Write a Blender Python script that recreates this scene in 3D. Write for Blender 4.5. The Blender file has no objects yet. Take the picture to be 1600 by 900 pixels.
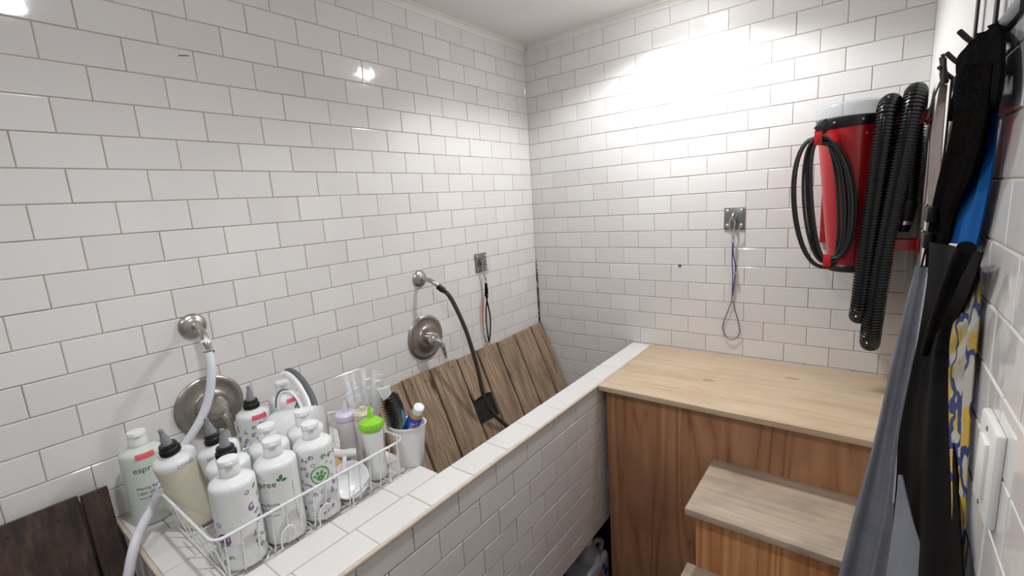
import bpy, bmesh, math, random
from mathutils import Vector, Matrix
PI = math.pi
random.seed(7)
SC = bpy.context.scene
COL = SC.collection

# ------------------------------------------------------------------ camera
cam_d = bpy.data.cameras.new('camera'); cam = bpy.data.objects.new('camera', cam_d); COL.objects.link(cam)
cam_d.sensor_fit = 'HORIZONTAL'; cam_d.sensor_width = 36.0
cam_d.lens = 723.32 / 1600 * 36.0
cam_d.clip_start = 0.02
CX, CR, CU, CF = (Vector((1.4815, -2.1266, 1.6207)), Vector(), Vector(), Vector())
yaw, pit, rol = -0.6644, -0.1790, -0.0671
CF = Vector((math.sin(yaw)*math.cos(pit), math.cos(yaw)*math.cos(pit), math.sin(pit)))
_r = Vector((math.cos(yaw), -math.sin(yaw), 0)); _u = _r.cross(CF)
CR = _r*math.cos(rol) + _u*math.sin(rol); CU = -_r*math.sin(rol) + _u*math.cos(rol)
cam.matrix_world = Matrix(((CR.x, CU.x, -CF.x, CX.x), (CR.y, CU.y, -CF.y, CX.y), (CR.z, CU.z, -CF.z, CX.z), (0, 0, 0, 1)))
SC.camera = cam

# ------------------------------------------------------------------ light and exposure
SC.view_settings.view_transform = 'Standard'; SC.view_settings.look = 'None'
SC.view_settings.gamma = 1.0; SC.view_settings.use_curve_mapping = False
SC.view_settings.exposure = -0.05
W = bpy.data.worlds.new('world'); SC.world = W; W.use_nodes = True
W.node_tree.nodes['Background'].inputs[0].default_value = (0.95, 0.97, 1.0, 1)
W.node_tree.nodes['Background'].inputs[1].default_value = 0.22
def spot(name, loc, power, size, blend, rad, col=(.955, .985, 1.0), rot=(0, 0, 0)):
    d = bpy.data.lights.new(name, 'SPOT'); d.energy = power; d.spot_size = math.radians(size); d.spot_blend = blend
    d.shadow_soft_size = rad; d.color = col
    o = bpy.data.objects.new(name, d); o.location = loc; o.rotation_euler = rot; COL.objects.link(o); return o
LAMPS = [(0.86, -0.36, 2.372, 36, .35), (0.87, -1.78, 2.372, 25, .95), (0.87, -3.0, 2.372, 14, .95)]  # last one is an unseen lamp added behind the camera for fill
for lx, ly, lz, lp, lb in LAMPS:
    spot('downlight_beam', (lx, ly, lz), lp, 150, lb, .035)

# ------------------------------------------------------------------ mesh helpers
class MB:
    def __init__(s): s.v = []; s.f = []; s.m = []
    def add(s, vs, fs, mi=0, M=None):
        b = len(s.v)
        s.v += [tuple(M @ Vector(p)) if M else tuple(p) for p in vs]
        s.f += [tuple(b + i for i in f) for f in fs]; s.m += [mi]*len(fs)
    def box(s, x0, x1, y0, y1, z0, z1, bev=0.0, mi=0, M=None, seg=2):
        bm = bmesh.new(); bmesh.ops.create_cube(bm, size=1)
        for v in bm.verts: v.co = Vector(((x0+x1)/2 + v.co.x*(x1-x0), (y0+y1)/2 + v.co.y*(y1-y0), (z0+z1)/2 + v.co.z*(z1-z0)))
        if bev: bmesh.ops.bevel(bm, geom=bm.edges[:], offset=bev, segments=seg, profile=.5, affect='EDGES')
        s.bm(bm, mi, M)
    def bm(s, bm, mi=0, M=None):
        bm.verts.ensure_lookup_table(); bm.verts.index_update()
        s.add([v.co.copy() for v in bm.verts], [[v.index for v in f.verts] for f in bm.faces], mi, M); bm.free()
    def tube(s, path, r, seg=10, closed=False, mi=0, caps=True, flat=None):
        P = [Vector(p) for p in path]; n = len(P)
        T = [((P[(i+1) % n] - P[i-1]) if closed else (P[min(i+1, n-1)] - P[max(i-1, 0)])).normalized() for i in range(n)]
        a = Vector((0, 0, 1)) if abs(T[0].z) < .9 else Vector((1, 0, 0))
        N = (a - T[0]*a.dot(T[0])).normalized(); vs = []; fs = []
        for i in range(n):
            N = (N - T[i]*N.dot(T[i])).normalized(); B = T[i].cross(N)
            ri = r[i] if isinstance(r, (list, tuple)) else r
            for k in range(seg):
                t = 2*PI*k/seg; vs.append(P[i] + (N*math.cos(t)*(flat or 1) + B*math.sin(t))*ri)
        for i in range(n if closed else n-1):
            j = (i+1) % n
            for k in range(seg): fs.append((i*seg+k, i*seg+(k+1) % seg, j*seg+(k+1) % seg, j*seg+k))
        if caps and not closed:
            fs.append(tuple(range(seg))[::-1]); fs.append(tuple((n-1)*seg+k for k in range(seg)))
        s.add(vs, fs, mi)
    def lathe(s, prof, seg=32, M=None, mi=0, sx=1.0, sy=1.0):
        vs = []; fs = []
        for r, z in prof:
            for k in range(seg):
                t = 2*PI*k/seg; vs.append((max(r, 1e-5)*math.cos(t)*sx, max(r, 1e-5)*math.sin(t)*sy, z))
        for i in range(len(prof)-1):
            for k in range(seg): fs.append((i*seg+k, i*seg+(k+1) % seg, (i+1)*seg+(k+1) % seg, (i+1)*seg+k))
        if prof[0][0] > 1e-4: fs.append(tuple(range(seg))[::-1])
        if prof[-1][0] > 1e-4: fs.append(tuple((len(prof)-1)*seg+k for k in range(seg)))
        s.add(vs, fs, mi, M)
    def sphere(s, c, r, seg=16, mi=0, sc=(1, 1, 1)):
        prof = [(r*math.sin(PI*i/10), -r*math.cos(PI*i/10)) for i in range(11)]
        s.lathe(prof, seg, Matrix.Translation(c) @ Matrix.Diagonal((*sc, 1)), mi)
    def build(s, name, mats, parent=None, local=False, sharp=35, smooth=True):
        me = bpy.data.meshes.new(name)
        off = Vector() if (local or parent is None) else PARENT_LOC[parent.name]
        me.from_pydata([tuple(Vector(v) - off) for v in s.v], [], s.f)
        mats = mats if isinstance(mats, (list, tuple)) else [mats]
        for m in mats: me.materials.append(m)
        me.polygons.foreach_set('material_index', s.m)
        bm = bmesh.new(); bm.from_mesh(me); bmesh.ops.recalc_face_normals(bm, faces=bm.faces[:]); bm.to_mesh(me); bm.free()
        if smooth:
            me.polygons.foreach_set('use_smooth', [True]*len(me.polygons)); me.set_sharp_from_angle(angle=math.radians(sharp))
        me.update()
        o = bpy.data.objects.new(name, me); COL.objects.link(o)
        if parent: o.parent = parent; PARENT_LOC[o.name] = off
        else: PARENT_LOC[o.name] = Vector()
        return o
PARENT_LOC = {}
def thing(name, label, cat, loc=(0, 0, 0), rot=(0, 0, 0), group=None):
    o = bpy.data.objects.new(name, None); COL.objects.link(o); o.location = loc; o.rotation_euler = rot
    o.empty_display_size = .05
    PARENT_LOC[o.name] = Vector(loc); return tag(o, label, cat, group)
def tag(o, label, cat, group=None):
    o['label'] = label; o['category'] = cat
    if group: o['group'] = group
    return o
def struct(o): o['kind'] = 'structure'; return o
def cat(points, n=6, closed=False):
    P = [Vector(p) for p in points]; N = len(P); out = []
    rng = range(N) if closed else range(N-1)
    for i in rng:
        g = (lambda k: P[k % N]) if closed else (lambda k: P[min(max(k, 0), N-1)])
        p0, p1, p2, p3 = g(i-1), g(i), g(i+1), g(i+2)
        for j in range(n):
            t = j/n
            out.append(.5*((2*p1) + (p2-p0)*t + (2*p0-5*p1+4*p2-p3)*t*t + (3*p1-p0-3*p2+p3)*t**3))
    if not closed: out.append(P[-1])
    return out

# ------------------------------------------------------------------ materials
def nt(name):
    m = bpy.data.materials.new(name); m.use_nodes = True
    return m, m.node_tree.nodes, m.node_tree.links, m.node_tree.nodes['Principled BSDF']
def lin(c):
    return tuple(((v/255)/12.92 if v/255 <= .04045 else ((v/255+.055)/1.055)**2.4) for v in c) + (1,)
def simple(name, rgb, rough=.5, metal=0, var=.06, scale=30, bump=0, bscale=200, trans=0, coat=0, spec=None, alpha=1, sheen=0, sss=0, ior=None):
    m, N, L, B = nt(name)
    tc = N.new('ShaderNodeTexCoord'); no = N.new('ShaderNodeTexNoise'); no.inputs['Scale'].default_value = scale; no.inputs['Detail'].default_value = 4
    L.new(tc.outputs['Object'], no.inputs['Vector'])
    rp = N.new('ShaderNodeValToRGB'); c = lin(rgb)
    rp.color_ramp.elements[0].color = tuple(max(0, v*(1-var)) for v in c[:3]) + (1,); rp.color_ramp.elements[1].color = tuple(min(1, v*(1+var)) for v in c[:3]) + (1,)
    rp.color_ramp.elements[0].position = .3; rp.color_ramp.elements[1].position = .7
    L.new(no.outputs['Fac'], rp.inputs['Fac']); L.new(rp.outputs['Color'], B.inputs['Base Color'])
    B.inputs['Roughness'].default_value = rough; B.inputs['Metallic'].default_value = metal
    B.inputs['Transmission Weight'].default_value = trans; B.inputs['Coat Weight'].default_value = coat; B.inputs['Coat Roughness'].default_value = .08
    B.inputs['Alpha'].default_value = alpha; B.inputs['Sheen Weight'].default_value = sheen
    if ior: B.inputs['IOR'].default_value = ior
    if sss: B.inputs['Subsurface Weight'].default_value = sss; B.inputs['Subsurface Radius'].default_value = (.02, .02, .02); B.inputs['Subsurface Scale'].default_value = 1
    if spec is not None: B.inputs['Specular IOR Level'].default_value = spec
    if bump:
        n2 = N.new('ShaderNodeTexNoise'); n2.inputs['Scale'].default_value = bscale; n2.inputs['Detail'].default_value = 3
        L.new(tc.outputs['Object'], n2.inputs['Vector']); b = N.new('ShaderNodeBump'); b.inputs['Strength'].default_value = bump; b.inputs['Distance'].default_value = .002
        L.new(n2.outputs['Fac'], b.inputs['Height']); L.new(b.outputs['Normal'], B.inputs['Normal'])
    return m
def tile_mat(name, a, b, rough=.07):
    m, N, L, B = nt(name); g = N.new('ShaderNodeNewGeometry'); rp = N.new('ShaderNodeValToRGB')
    rp.color_ramp.elements[0].color = lin(a); rp.color_ramp.elements[1].color = lin(b)
    L.new(g.outputs['Random Per Island'], rp.inputs['Fac']); L.new(rp.outputs['Color'], B.inputs['Base Color'])
    B.inputs['Roughness'].default_value = rough
    tc = N.new('ShaderNodeTexCoord'); n2 = N.new('ShaderNodeTexNoise'); n2.inputs['Scale'].default_value = 22; n2.inputs['Detail'].default_value = 1
    L.new(tc.outputs['Object'], n2.inputs['Vector']); bp = N.new('ShaderNodeBump'); bp.inputs['Strength'].default_value = .12; bp.inputs['Distance'].default_value = .004
    L.new(n2.outputs['Fac'], bp.inputs['Height']); L.new(bp.outputs['Normal'], B.inputs['Normal'])
    return m
def wood(name, cols, sc=(40, 40, 2.2), rough=.6, wave=0, wdist=6, bump=.3, spots=None, detail=6, wscale=3, rnd=True, knots=0, dirt=None):
    """cols: ramp [(pos, rgb)]; sc = noise stretch in object axes (small = along grain)"""
    m, N, L, B = nt(name); tc = N.new('ShaderNodeTexCoord'); mp = N.new('ShaderNodeMapping'); mp.inputs['Scale'].default_value = sc
    src = tc.outputs['Object']
    if rnd:
        oi = N.new('ShaderNodeObjectInfo'); ml = N.new('ShaderNodeMath'); ml.operation = 'MULTIPLY'; ml.inputs[1].default_value = 13.7
        L.new(oi.outputs['Random'], ml.inputs[0]); ad = N.new('ShaderNodeVectorMath'); L.new(src, ad.inputs[0]); L.new(ml.outputs[0], ad.inputs[1]); src = ad.outputs[0]
    L.new(src, mp.inputs['Vector'])
    no = N.new('ShaderNodeTexNoise'); no.inputs['Scale'].default_value = 1; no.inputs['Detail'].default_value = detail; no.inputs['Roughness'].default_value = .62
    L.new(mp.outputs[0], no.inputs['Vector']); fac = no.outputs['Fac']
    if wave:
        m2 = N.new('ShaderNodeMapping'); m2.inputs['Scale'].default_value = tuple(v/max(sc)*10 for v in sc)
        L.new(src, m2.inputs['Vector'])
        n0 = N.new('ShaderNodeTexNoise'); n0.inputs['Scale'].default_value = .9; n0.inputs['Detail'].default_value = 1.5; L.new(m2.outputs[0], n0.inputs['Vector'])
        mu = N.new('ShaderNodeMath'); mu.operation = 'MULTIPLY'; mu.inputs[1].default_value = wdist; L.new(n0.outputs['Fac'], mu.inputs[0])
        pg = N.new('ShaderNodeMath'); pg.operation = 'PINGPONG'; pg.inputs[1].default_value = .5; L.new(mu.outputs[0], pg.inputs[0])
        d2 = N.new('ShaderNodeMath'); d2.operation = 'MULTIPLY'; d2.inputs[1].default_value = 2; L.new(pg.outputs[0], d2.inputs[0])
        mx = N.new('ShaderNodeMix'); mx.data_type = 'FLOAT'; mx.inputs[0].default_value = wave; L.new(fac, mx.inputs[2]); L.new(d2.outputs[0], mx.inputs[3]); fac = mx.outputs[0]
    rp = N.new('ShaderNodeValToRGB'); els = rp.color_ramp.elements
    while len(els) < len(cols): els.new(.5)
    for e, (p, c) in zip(els, cols): e.position = p; e.color = lin(c)
    L.new(fac, rp.inputs['Fac']); colr = rp.outputs['Color']
    def mixin(colr, c, f):
        x = N.new('ShaderNodeMix'); x.data_type = 'RGBA'; x.inputs[7].default_value = lin(c); L.new(colr, x.inputs[6]); L.new(f, x.inputs[0]); return x.outputs[2]
    if dirt:
        nd = N.new('ShaderNodeTexNoise'); nd.inputs['Scale'].default_value = dirt[1]; nd.inputs['Detail'].default_value = 5; md = N.new('ShaderNodeMapping'); md.inputs['Scale'].default_value = dirt[5] if len(dirt) > 5 else (1, 1, 1); L.new(src, md.inputs['Vector']); L.new(md.outputs[0], nd.inputs['Vector'])
        r2 = N.new('ShaderNodeValToRGB'); r2.color_ramp.elements[0].position = dirt[2]; r2.color_ramp.elements[1].position = dirt[3]; L.new(nd.outputs['Fac'], r2.inputs['Fac'])
        r2.color_ramp.elements[1].color = (dirt[4],)*3 + (1,)
        colr = mixin(colr, dirt[0], r2.outputs['Color'])
    if knots:
        mk = N.new('ShaderNodeMapping'); mk.inputs['Scale'].default_value = tuple(v/max(sc)*knots for v in sc); mk.inputs['Scale'].default_value = tuple(max(v, knots*.35) for v in mk.inputs['Scale'].default_value)
        L.new(src, mk.inputs['Vector']); vo = N.new('ShaderNodeTexVoronoi'); vo.inputs['Scale'].default_value = 1; L.new(mk.outputs[0], vo.inputs['Vector'])
        r3 = N.new('ShaderNodeValToRGB'); r3.color_ramp.elements[0].position = .05; r3.color_ramp.elements[0].color = (.9, .9, .9, 1); r3.color_ramp.elements[1].position = .14; r3.color_ramp.elements[1].color = (0, 0, 0, 1)
        L.new(vo.outputs['Distance'], r3.inputs['Fac']); colr = mixin(colr, (44, 30, 22), r3.outputs['Color'])
    if spots:   # elliptical plywood patches: (x, y, rx, ry) in object space
        for (sx, sy, rx, ry) in spots:
            mp2 = N.new('ShaderNodeMapping'); mp2.inputs['Location'].default_value = (-sx/rx, -sy/ry, 0); mp2.inputs['Scale'].default_value = (1/rx, 1/ry, 0)
            L.new(tc.outputs['Object'], mp2.inputs['Vector']); ln = N.new('ShaderNodeVectorMath'); ln.operation = 'LENGTH'; L.new(mp2.outputs[0], ln.inputs[0])
            r4 = N.new('ShaderNodeValToRGB'); e4 = r4.color_ramp.elements; e4[0].position = 0; e4[0].color = (.35, .35, .35, 1); e4[1].position = .70; e4[1].color = (.3, .3, .3, 1)
            a = e4.new(.80); a.color = (1, 1, 1, 1); b = e4.new(.93); b.color = (0, 0, 0, 1)
            L.new(ln.outputs['Value'], r4.inputs['Fac']); colr = mixin(colr, (92, 66, 40), r4.outputs['Color'])
    L.new(colr, B.inputs['Base Color']); B.inputs['Roughness'].default_value = rough
    if bump:
        b = N.new('ShaderNodeBump'); b.inputs['Strength'].default_value = bump; b.inputs['Distance'].default_value = .003; L.new(no.outputs['Fac'], b.inputs['Height']); L.new(b.outputs['Normal'], B.inputs['Normal'])
    return m
def hdpe(name, rgb, tr=.12):
    m, N, L, B = nt(name)
    tc = N.new('ShaderNodeTexCoord'); no = N.new('ShaderNodeTexNoise'); no.inputs['Scale'].default_value = 18; L.new(tc.outputs['Object'], no.inputs['Vector'])
    rp = N.new('ShaderNodeValToRGB'); c = lin(rgb); rp.color_ramp.elements[0].color = tuple(v*.93 for v in c[:3])+(1,); rp.color_ramp.elements[1].color = c; L.new(no.outputs['Fac'], rp.inputs['Fac'])
    L.new(rp.outputs[0], B.inputs['Base Color']); B.inputs['Roughness'].default_value = .32
    t = N.new('ShaderNodeBsdfTranslucent'); L.new(rp.outputs[0], t.inputs['Color'])
    mx = N.new('ShaderNodeMixShader'); mx.inputs[0].default_value = tr; L.new(B.outputs[0], mx.inputs[1]); L.new(t.outputs[0], mx.inputs[2])
    L.new(mx.outputs[0], N['Material Output'].inputs['Surface']); return m
M = {}
M['tile'] = tile_mat('white_glazed_tile', (224, 220, 218), (231, 228, 226))
M['grout'] = simple('grey_brown_grout', (184, 170, 161), .85, var=.18, scale=14, bump=.2)
M['grout_dark'] = simple('dark_brown_grout', (112, 98, 90), .85, var=.18, scale=14, bump=.2)
M['plaster'] = simple('painted_plaster', (226, 223, 219), .65, var=.02, scale=8, bump=.5, bscale=60)
M['ceil'] = simple('ceiling_paint', (238, 236, 233), .75, var=.012, scale=5)
M['trim'] = simple('white_trim_paint', (232, 229, 224), .45, var=.015, scale=6)
M['edge'] = simple('cream_tile_edge', (212, 196, 178), .3, var=.1, scale=25)
M['floor'] = simple('grey_floor', (120, 115, 110), .6, var=.2, scale=9)
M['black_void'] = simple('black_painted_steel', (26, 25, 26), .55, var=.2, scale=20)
M['nickel'] = simple('brushed_nickel', (186, 180, 174), .3, 1, var=.05, scale=60, bump=.05, bscale=400)
M['nickel_d'] = simple('brushed_nickel_plate', (172, 165, 159), .34, 1, var=.08, scale=50, bump=.06, bscale=400)
M['chrome'] = simple('chrome', (215, 215, 218), .1, 1, var=.02)
M['zinc'] = simple('zinc_plated_steel', (150, 150, 150), .4, 1, var=.12, scale=70)
M['white_plastic'] = simple('white_plastic', (236, 236, 236), .28, var=.012, scale=12)
M['white_hose'] = simple('white_hose_rubber', (226, 226, 234), .35, var=.02, scale=20)
M['grey_hose'] = simple('dark_grey_ribbed_hose', (64, 58, 54), .45, var=.15, scale=60)
M['black_plastic'] = simple('black_plastic', (22, 22, 23), .35, var=.15, scale=30)
M['black_rubber'] = simple('black_hose_plastic', (20, 20, 21), .16, var=.2, scale=25, spec=.6)
M['cord'] = simple('black_cord_rubber', (24, 24, 25), .38, var=.15, scale=40)
M['red'] = simple('red_painted_metal', (172, 16, 24), .3, var=.06, scale=15, coat=.3)
M['red_clip'] = simple('red_plastic', (196, 26, 34), .4, var=.05)
M['clear'] = simple('frosted_clear_plastic', (200, 204, 207), .22, var=.02, alpha=.45)
M['wrap'] = simple('clear_film', (240, 242, 246), .12, var=.03, alpha=.55)
M['bottle'] = hdpe('translucent_white_plastic', (247, 248, 247))
M['bottle_green'] = hdpe('translucent_greenish_bottle', (224, 232, 222))
M['bottle_cream'] = hdpe('cream_filled_bottle', (246, 238, 218))
M['bottle_pink'] = hdpe('lavender_tinted_bottle', (240, 230, 232))
M['lavender'] = hdpe('lavender_cap', (232, 222, 240))
M['beige'] = hdpe('beige_cap', (226, 212, 196))
M['lime'] = simple('lime_green_plastic', (150, 220, 60), .25, var=.05)
M['tip'] = simple('grey_translucent_tip', (150, 152, 158), .25, var=.1, alpha=.85)
M['p_green'] = simple('green_print', (52, 132, 84), .5, var=.05)
M['p_dark'] = simple('dark_green_print', (50, 70, 64), .5, var=.05)
M['p_purple'] = simple('purple_print', (128, 76, 156), .5, var=.06)
M['p_lime'] = simple('pale_green_print', (160, 214, 150), .5, var=.05)
M['p_leaf'] = simple('leaf_green_print', (84, 158, 78), .5, var=.05)
M['p_grey'] = simple('grey_marker', (150, 146, 150), .5, var=.1)
M['p_white'] = simple('white_lettering', (240, 240, 245), .4, var=.02)
M['tape'] = simple('red_tape', (228, 96, 104), .5, var=.1)
M['wlabel'] = simple('white_sticker', (240, 240, 238), .5, var=.02)
M['ink'] = simple('black_ink', (30, 30, 32), .5, var=.1)
M['blue_label'] = simple('blue_bottle_label', (28, 62, 170), .3, var=.06)
M['amber'] = hdpe('amber_liquid', (222, 170, 90), .3)
M['teal'] = simple('teal_plastic', (70, 160, 172), .35, var=.05)
M['slate'] = simple('slate_grey_cloth', (126, 128, 136), .8, spec=.03, var=.1, scale=16, bump=.25, bscale=500)
M['slate_highlight'] = simple('pale_grey_fold_highlight', (158, 160, 168), .8, var=.06, scale=20, spec=.03)  # paler slate for the painted highlight on the apron fold
M['nylon'] = simple('black_nylon_cloth', (16, 16, 18), .6, spec=.04, var=.15, scale=12, bump=.2, bscale=400)
M['nylon_matte'] = simple('matte_black_cloth', (22, 22, 24), .9, var=.3, scale=30, bump=.4, bscale=150, spec=0.0)
M['webbing'] = simple('black_webbing', (20, 19, 18), .9, spec=0.0, var=.3, scale=140, bump=.6, bscale=260)
M['blue_cloth'] = simple('blue_cloth', (22, 82, 146), .8, spec=.03, var=.08, scale=14, bump=.2, bscale=300)
M['taupe'] = simple('taupe_strap', (112, 100, 94), .7, var=.12, scale=40, bump=.3)
M['salmon'] = simple('salmon_cloth', (212, 130, 112), .7, var=.06)
M['purple_strap'] = simple('purple_nylon_strap', (104, 70, 142), .5, var=.15, scale=90, bump=.3, bscale=500)
M['cable'] = simple('grey_coated_cable', (128, 116, 134), .35, var=.1)
M['grey_rubber'] = simple('dark_grey_rubber', (92, 92, 96), .55, var=.05)
M['orange'] = simple('orange_cord', (214, 120, 84), .6, var=.1)
M['bristle_base'] = simple('tan_brush_wood', (214, 176, 132), .5, var=.08)
M['switch'] = simple('white_switch_plastic', (238, 236, 232), .35, var=.02)
M['jug'] = hdpe('grey_translucent_jug', (186, 190, 200), .15)
m, N, L, B = nt('lamp_lens'); B.inputs['Emission Color'].default_value = (.96, .985, 1, 1); B.inputs['Emission Strength'].default_value = 120; M['lamp_lens'] = m
M['soot'] = None
m, N, L, B = nt('black_mould_sealant'); tc = N.new('ShaderNodeTexCoord'); no = N.new('ShaderNodeTexNoise'); no.inputs['Scale'].default_value = 70; no.inputs['Detail'].default_value = 4
L.new(tc.outputs['Object'], no.inputs['Vector']); rp = N.new('ShaderNodeValToRGB'); rp.color_ramp.elements[0].position = .5; rp.color_ramp.elements[0].color = lin((34, 31, 32)); rp.color_ramp.elements[1].position = .66; rp.color_ramp.elements[1].color = lin((190, 180, 174))
L.new(no.outputs['Fac'], rp.inputs['Fac']); L.new(rp.outputs[0], B.inputs['Base Color']); B.inputs['Roughness'].default_value = .7; M['soot'] = m
M['plank'] = wood('weathered_plank', [(.22, (74, 56, 44)), (.38, (134, 110, 90)), (.55, (166, 142, 118)), (.78, (190, 170, 148))], sc=(120, 120, 7.0), rough=.85, bump=.7, knots=7, dirt=((58, 42, 32), 9, .48, .78, .55, (2.2, 2.2, .5)))
M['plank_dark'] = wood('dark_wet_plank', [(.25, (30, 21, 18)), (.5, (60, 44, 37)), (.75, (98, 76, 62))], sc=(45, 45, 9), rough=.6, bump=.6, dirt=((98, 78, 50), 8, .55, .85, .5))
M['ply_front'] = wood('orange_plywood', [(.22, (132, 80, 52)), (.36, (166, 116, 82)), (.7, (184, 136, 98))], sc=(34, 34, 2.2), rough=.55, wave=.42, wdist=8, bump=.05, dirt=((122, 86, 66), 3.2, .4, .75, .7))
M['tread'] = wood('worn_tread_wood', [(.25, (164, 144, 122)), (.5, (184, 165, 144)), (.75, (198, 182, 162))], sc=(3.5, 60, 60), rough=.65, bump=.1, dirt=((134, 122, 110), 9, .45, .75, .6))
M['riser'] = wood('striped_fir', [(.2, (150, 92, 54)), (.45, (186, 128, 78)), (.75, (206, 158, 108))], sc=(80, 80, 1.6), rough=.55, wave=.38, wdist=12, bump=.05)
m, N, L, B = nt('floral_cloth'); tc = N.new('ShaderNodeTexCoord'); vo = N.new('ShaderNodeTexVoronoi'); vo.inputs['Scale'].default_value = 30; L.new(tc.outputs['Object'], vo.inputs['Vector'])
rp = N.new('ShaderNodeValToRGB'); rp.color_ramp.interpolation = 'CONSTANT'; e = rp.color_ramp.elements; e[0].position = 0; e[0].color = lin((190, 156, 58)); e[1].position = .5; e[1].color = lin((176, 171, 160))
L.new(vo.outputs['Distance'], rp.inputs['Fac']); wv = N.new('ShaderNodeTexWave'); wv.inputs['Scale'].default_value = 12; wv.inputs['Distortion'].default_value = 9; wv.inputs['Detail Scale'].default_value = 1.4; L.new(tc.outputs['Object'], wv.inputs['Vector'])
r2 = N.new('ShaderNodeValToRGB'); r2.color_ramp.interpolation = 'CONSTANT'; r2.color_ramp.elements[0].color = (1, 1, 1, 1); r2.color_ramp.elements[1].position = .12; r2.color_ramp.elements[1].color = (0, 0, 0, 1); L.new(wv.outputs['Fac'], r2.inputs['Fac'])
mx = N.new('ShaderNodeMix'); mx.data_type = 'RGBA'; mx.inputs[7].default_value = lin((34, 52, 104)); L.new(rp.outputs[0], mx.inputs[6]); L.new(r2.outputs[0], mx.inputs[0]); L.new(mx.outputs[2], B.inputs['Base Color']); B.inputs['Roughness'].default_value = .7
M['floral'] = m

# ------------------------------------------------------------------ setting: tiled walls
TW, TS, G = 0.15514, 0.0789, 0.0021
Z0 = 2.40
def tiles(mb, O, U, V, N, u0, u1, v0, v1, pu, pv, W=TW, S=TS, h=.0022, back=.03, skip=None, half=True, tilt=.0035):
    O, U, V, N = map(Vector, (O, U, V, N))
    # grout slab
    vs = []
    for d in (-h, -back):
        for (a, b) in ((u0, v0), (u1, v0), (u1, v1), (u0, v1)): vs.append(O + U*a + V*b + N*d)
    mb.add(vs, [(0, 1, 2, 3), (7, 6, 5, 4), (0, 4, 5, 1), (1, 5, 6, 2), (2, 6, 7, 3), (3, 7, 4, 0)], 1)
    r0 = math.floor((v0-pv)/S) - 1; r1 = math.ceil((v1-pv)/S) + 1
    for r in range(r0, r1):
        b0 = max(pv + r*S + G/2, v0); b1 = min(pv + (r+1)*S - G/2, v1)
        if b1-b0 < .006: continue
        ph = pu + (W/2 if (r % 2 and half) else 0)
        for n in range(math.floor((u0-ph)/W) - 1, math.ceil((u1-ph)/W) + 1):
            a0 = max(ph + n*W + G/2, u0); a1 = min(ph + (n+1)*W - G/2, u1)
            if a1-a0 < .006: continue
            if skip and skip(a0, a1, b0, b1): continue
            tu, tv = random.gauss(0, tilt), random.gauss(0, tilt); dz = random.uniform(-.0003, .0003)
            ca, cb = (a0+a1)/2, (b0+b1)/2; vs = []
            for ins, hh in ((0, -h), (.0003, -.0009), (.0011, -.00025), (.0026, 0)):
                for (a, b) in ((a0+ins, b0+ins), (a1-ins, b0+ins), (a1-ins, b1-ins), (a0+ins, b1-ins)):
                    vs.append(O + U*a + V*b + N*(hh + (0 if hh == -h else dz + tu*(a-ca) + tv*(b-cb))))
            fs = []
            for k in range(3):
                for i in range(4): j = (i+1) % 4; fs.append((k*4+i, k*4+j, k*4+4+j, k*4+4+i))
            fs.append((12, 13, 14, 15)); mb.add(vs, fs, 0)
PV = Z0 - 10*TS
TM = [M['tile'], M['grout']]
YB = -3.4; FZ = -0.10; CZ = 2.415
mb = MB(); tiles(mb, (0, 0, 0), (0, -1, 0), (0, 0, 1), (1, 0, 0), 0, 3.4, FZ, CZ, .0903, PV, back=.08)
struct(mb.build('wall_left', TM, smooth=False))
mb = MB(); tiles(mb, (0, 0, 0), (1, 0, 0), (0, 0, 1), (0, -1, 0), 0, 1.609, FZ, CZ, .0603, PV, back=.08)
struct(mb.build('wall_back', TM, smooth=False))
RX = 1.609
mb = MB(); tiles(mb, (RX, 0, 0), (0, -1, 0), (0, 0, 1), (-1, 0, 0), 1.2, 3.4, FZ, CZ, .02, PV, back=.08)
mb.box(RX, RX+.08, -1.2, 0, FZ, CZ, 0, 2)
struct(mb.build('wall_right', TM + [M['plaster']], smooth=False))
mb = MB(); mb.box(-.08, RX+.08, YB, .08, CZ, CZ+.06); struct(mb.build('ceiling', M['ceil'], smooth=False))
mb = MB(); mb.box(-.08, RX+.08, YB, .08, FZ-.05, FZ); struct(mb.build('floor', M['floor'], smooth=False))
def cove(name, p0, p1, nrm):
    p0, p1, nrm = Vector(p0), Vector(p1), Vector(nrm); prof = [(0, -.024), (.004, -.024), (.007, -.016), (.016, -.007), (.026, -.004), (.026, 0), (0, 0)]
    vs = []
    for p in (p0, p1):
        for a, b in prof: vs.append(p + nrm*a + Vector((0, 0, b)))
    n = len(prof); fs = [(i, (i+1) % n, n+(i+1) % n, n+i) for i in range(n)] + [tuple(range(n)), tuple(range(n, 2*n))[::-1]]
    mb = MB(); mb.add(vs, fs); return struct(mb.build(name, M['trim'], smooth=False))
cove('trim_1', (0, YB, CZ), (0, 0, CZ), (1, 0, 0)); cove('trim_2', (.026, 0, CZ), (RX, 0, CZ), (0, -1, 0)); cove('trim_3', (RX, YB, CZ), (RX, -.026, CZ), (-1, 0, 0))
# black mould in the wall corner, white strip in the right corner
mb = MB(); mb.tube([(.0025, -.0025, z) for z in (.93, 1.05, 1.2, 1.31)], [.0065, .006, .005, .0015], 6); struct(mb.build('trim_4', M['soot']))
mb = MB(); mb.box(RX-.018, RX-.0005, -.010, -.0005, .905, 1.75, .002); struct(mb.build('trim_5', M['trim']))

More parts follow.
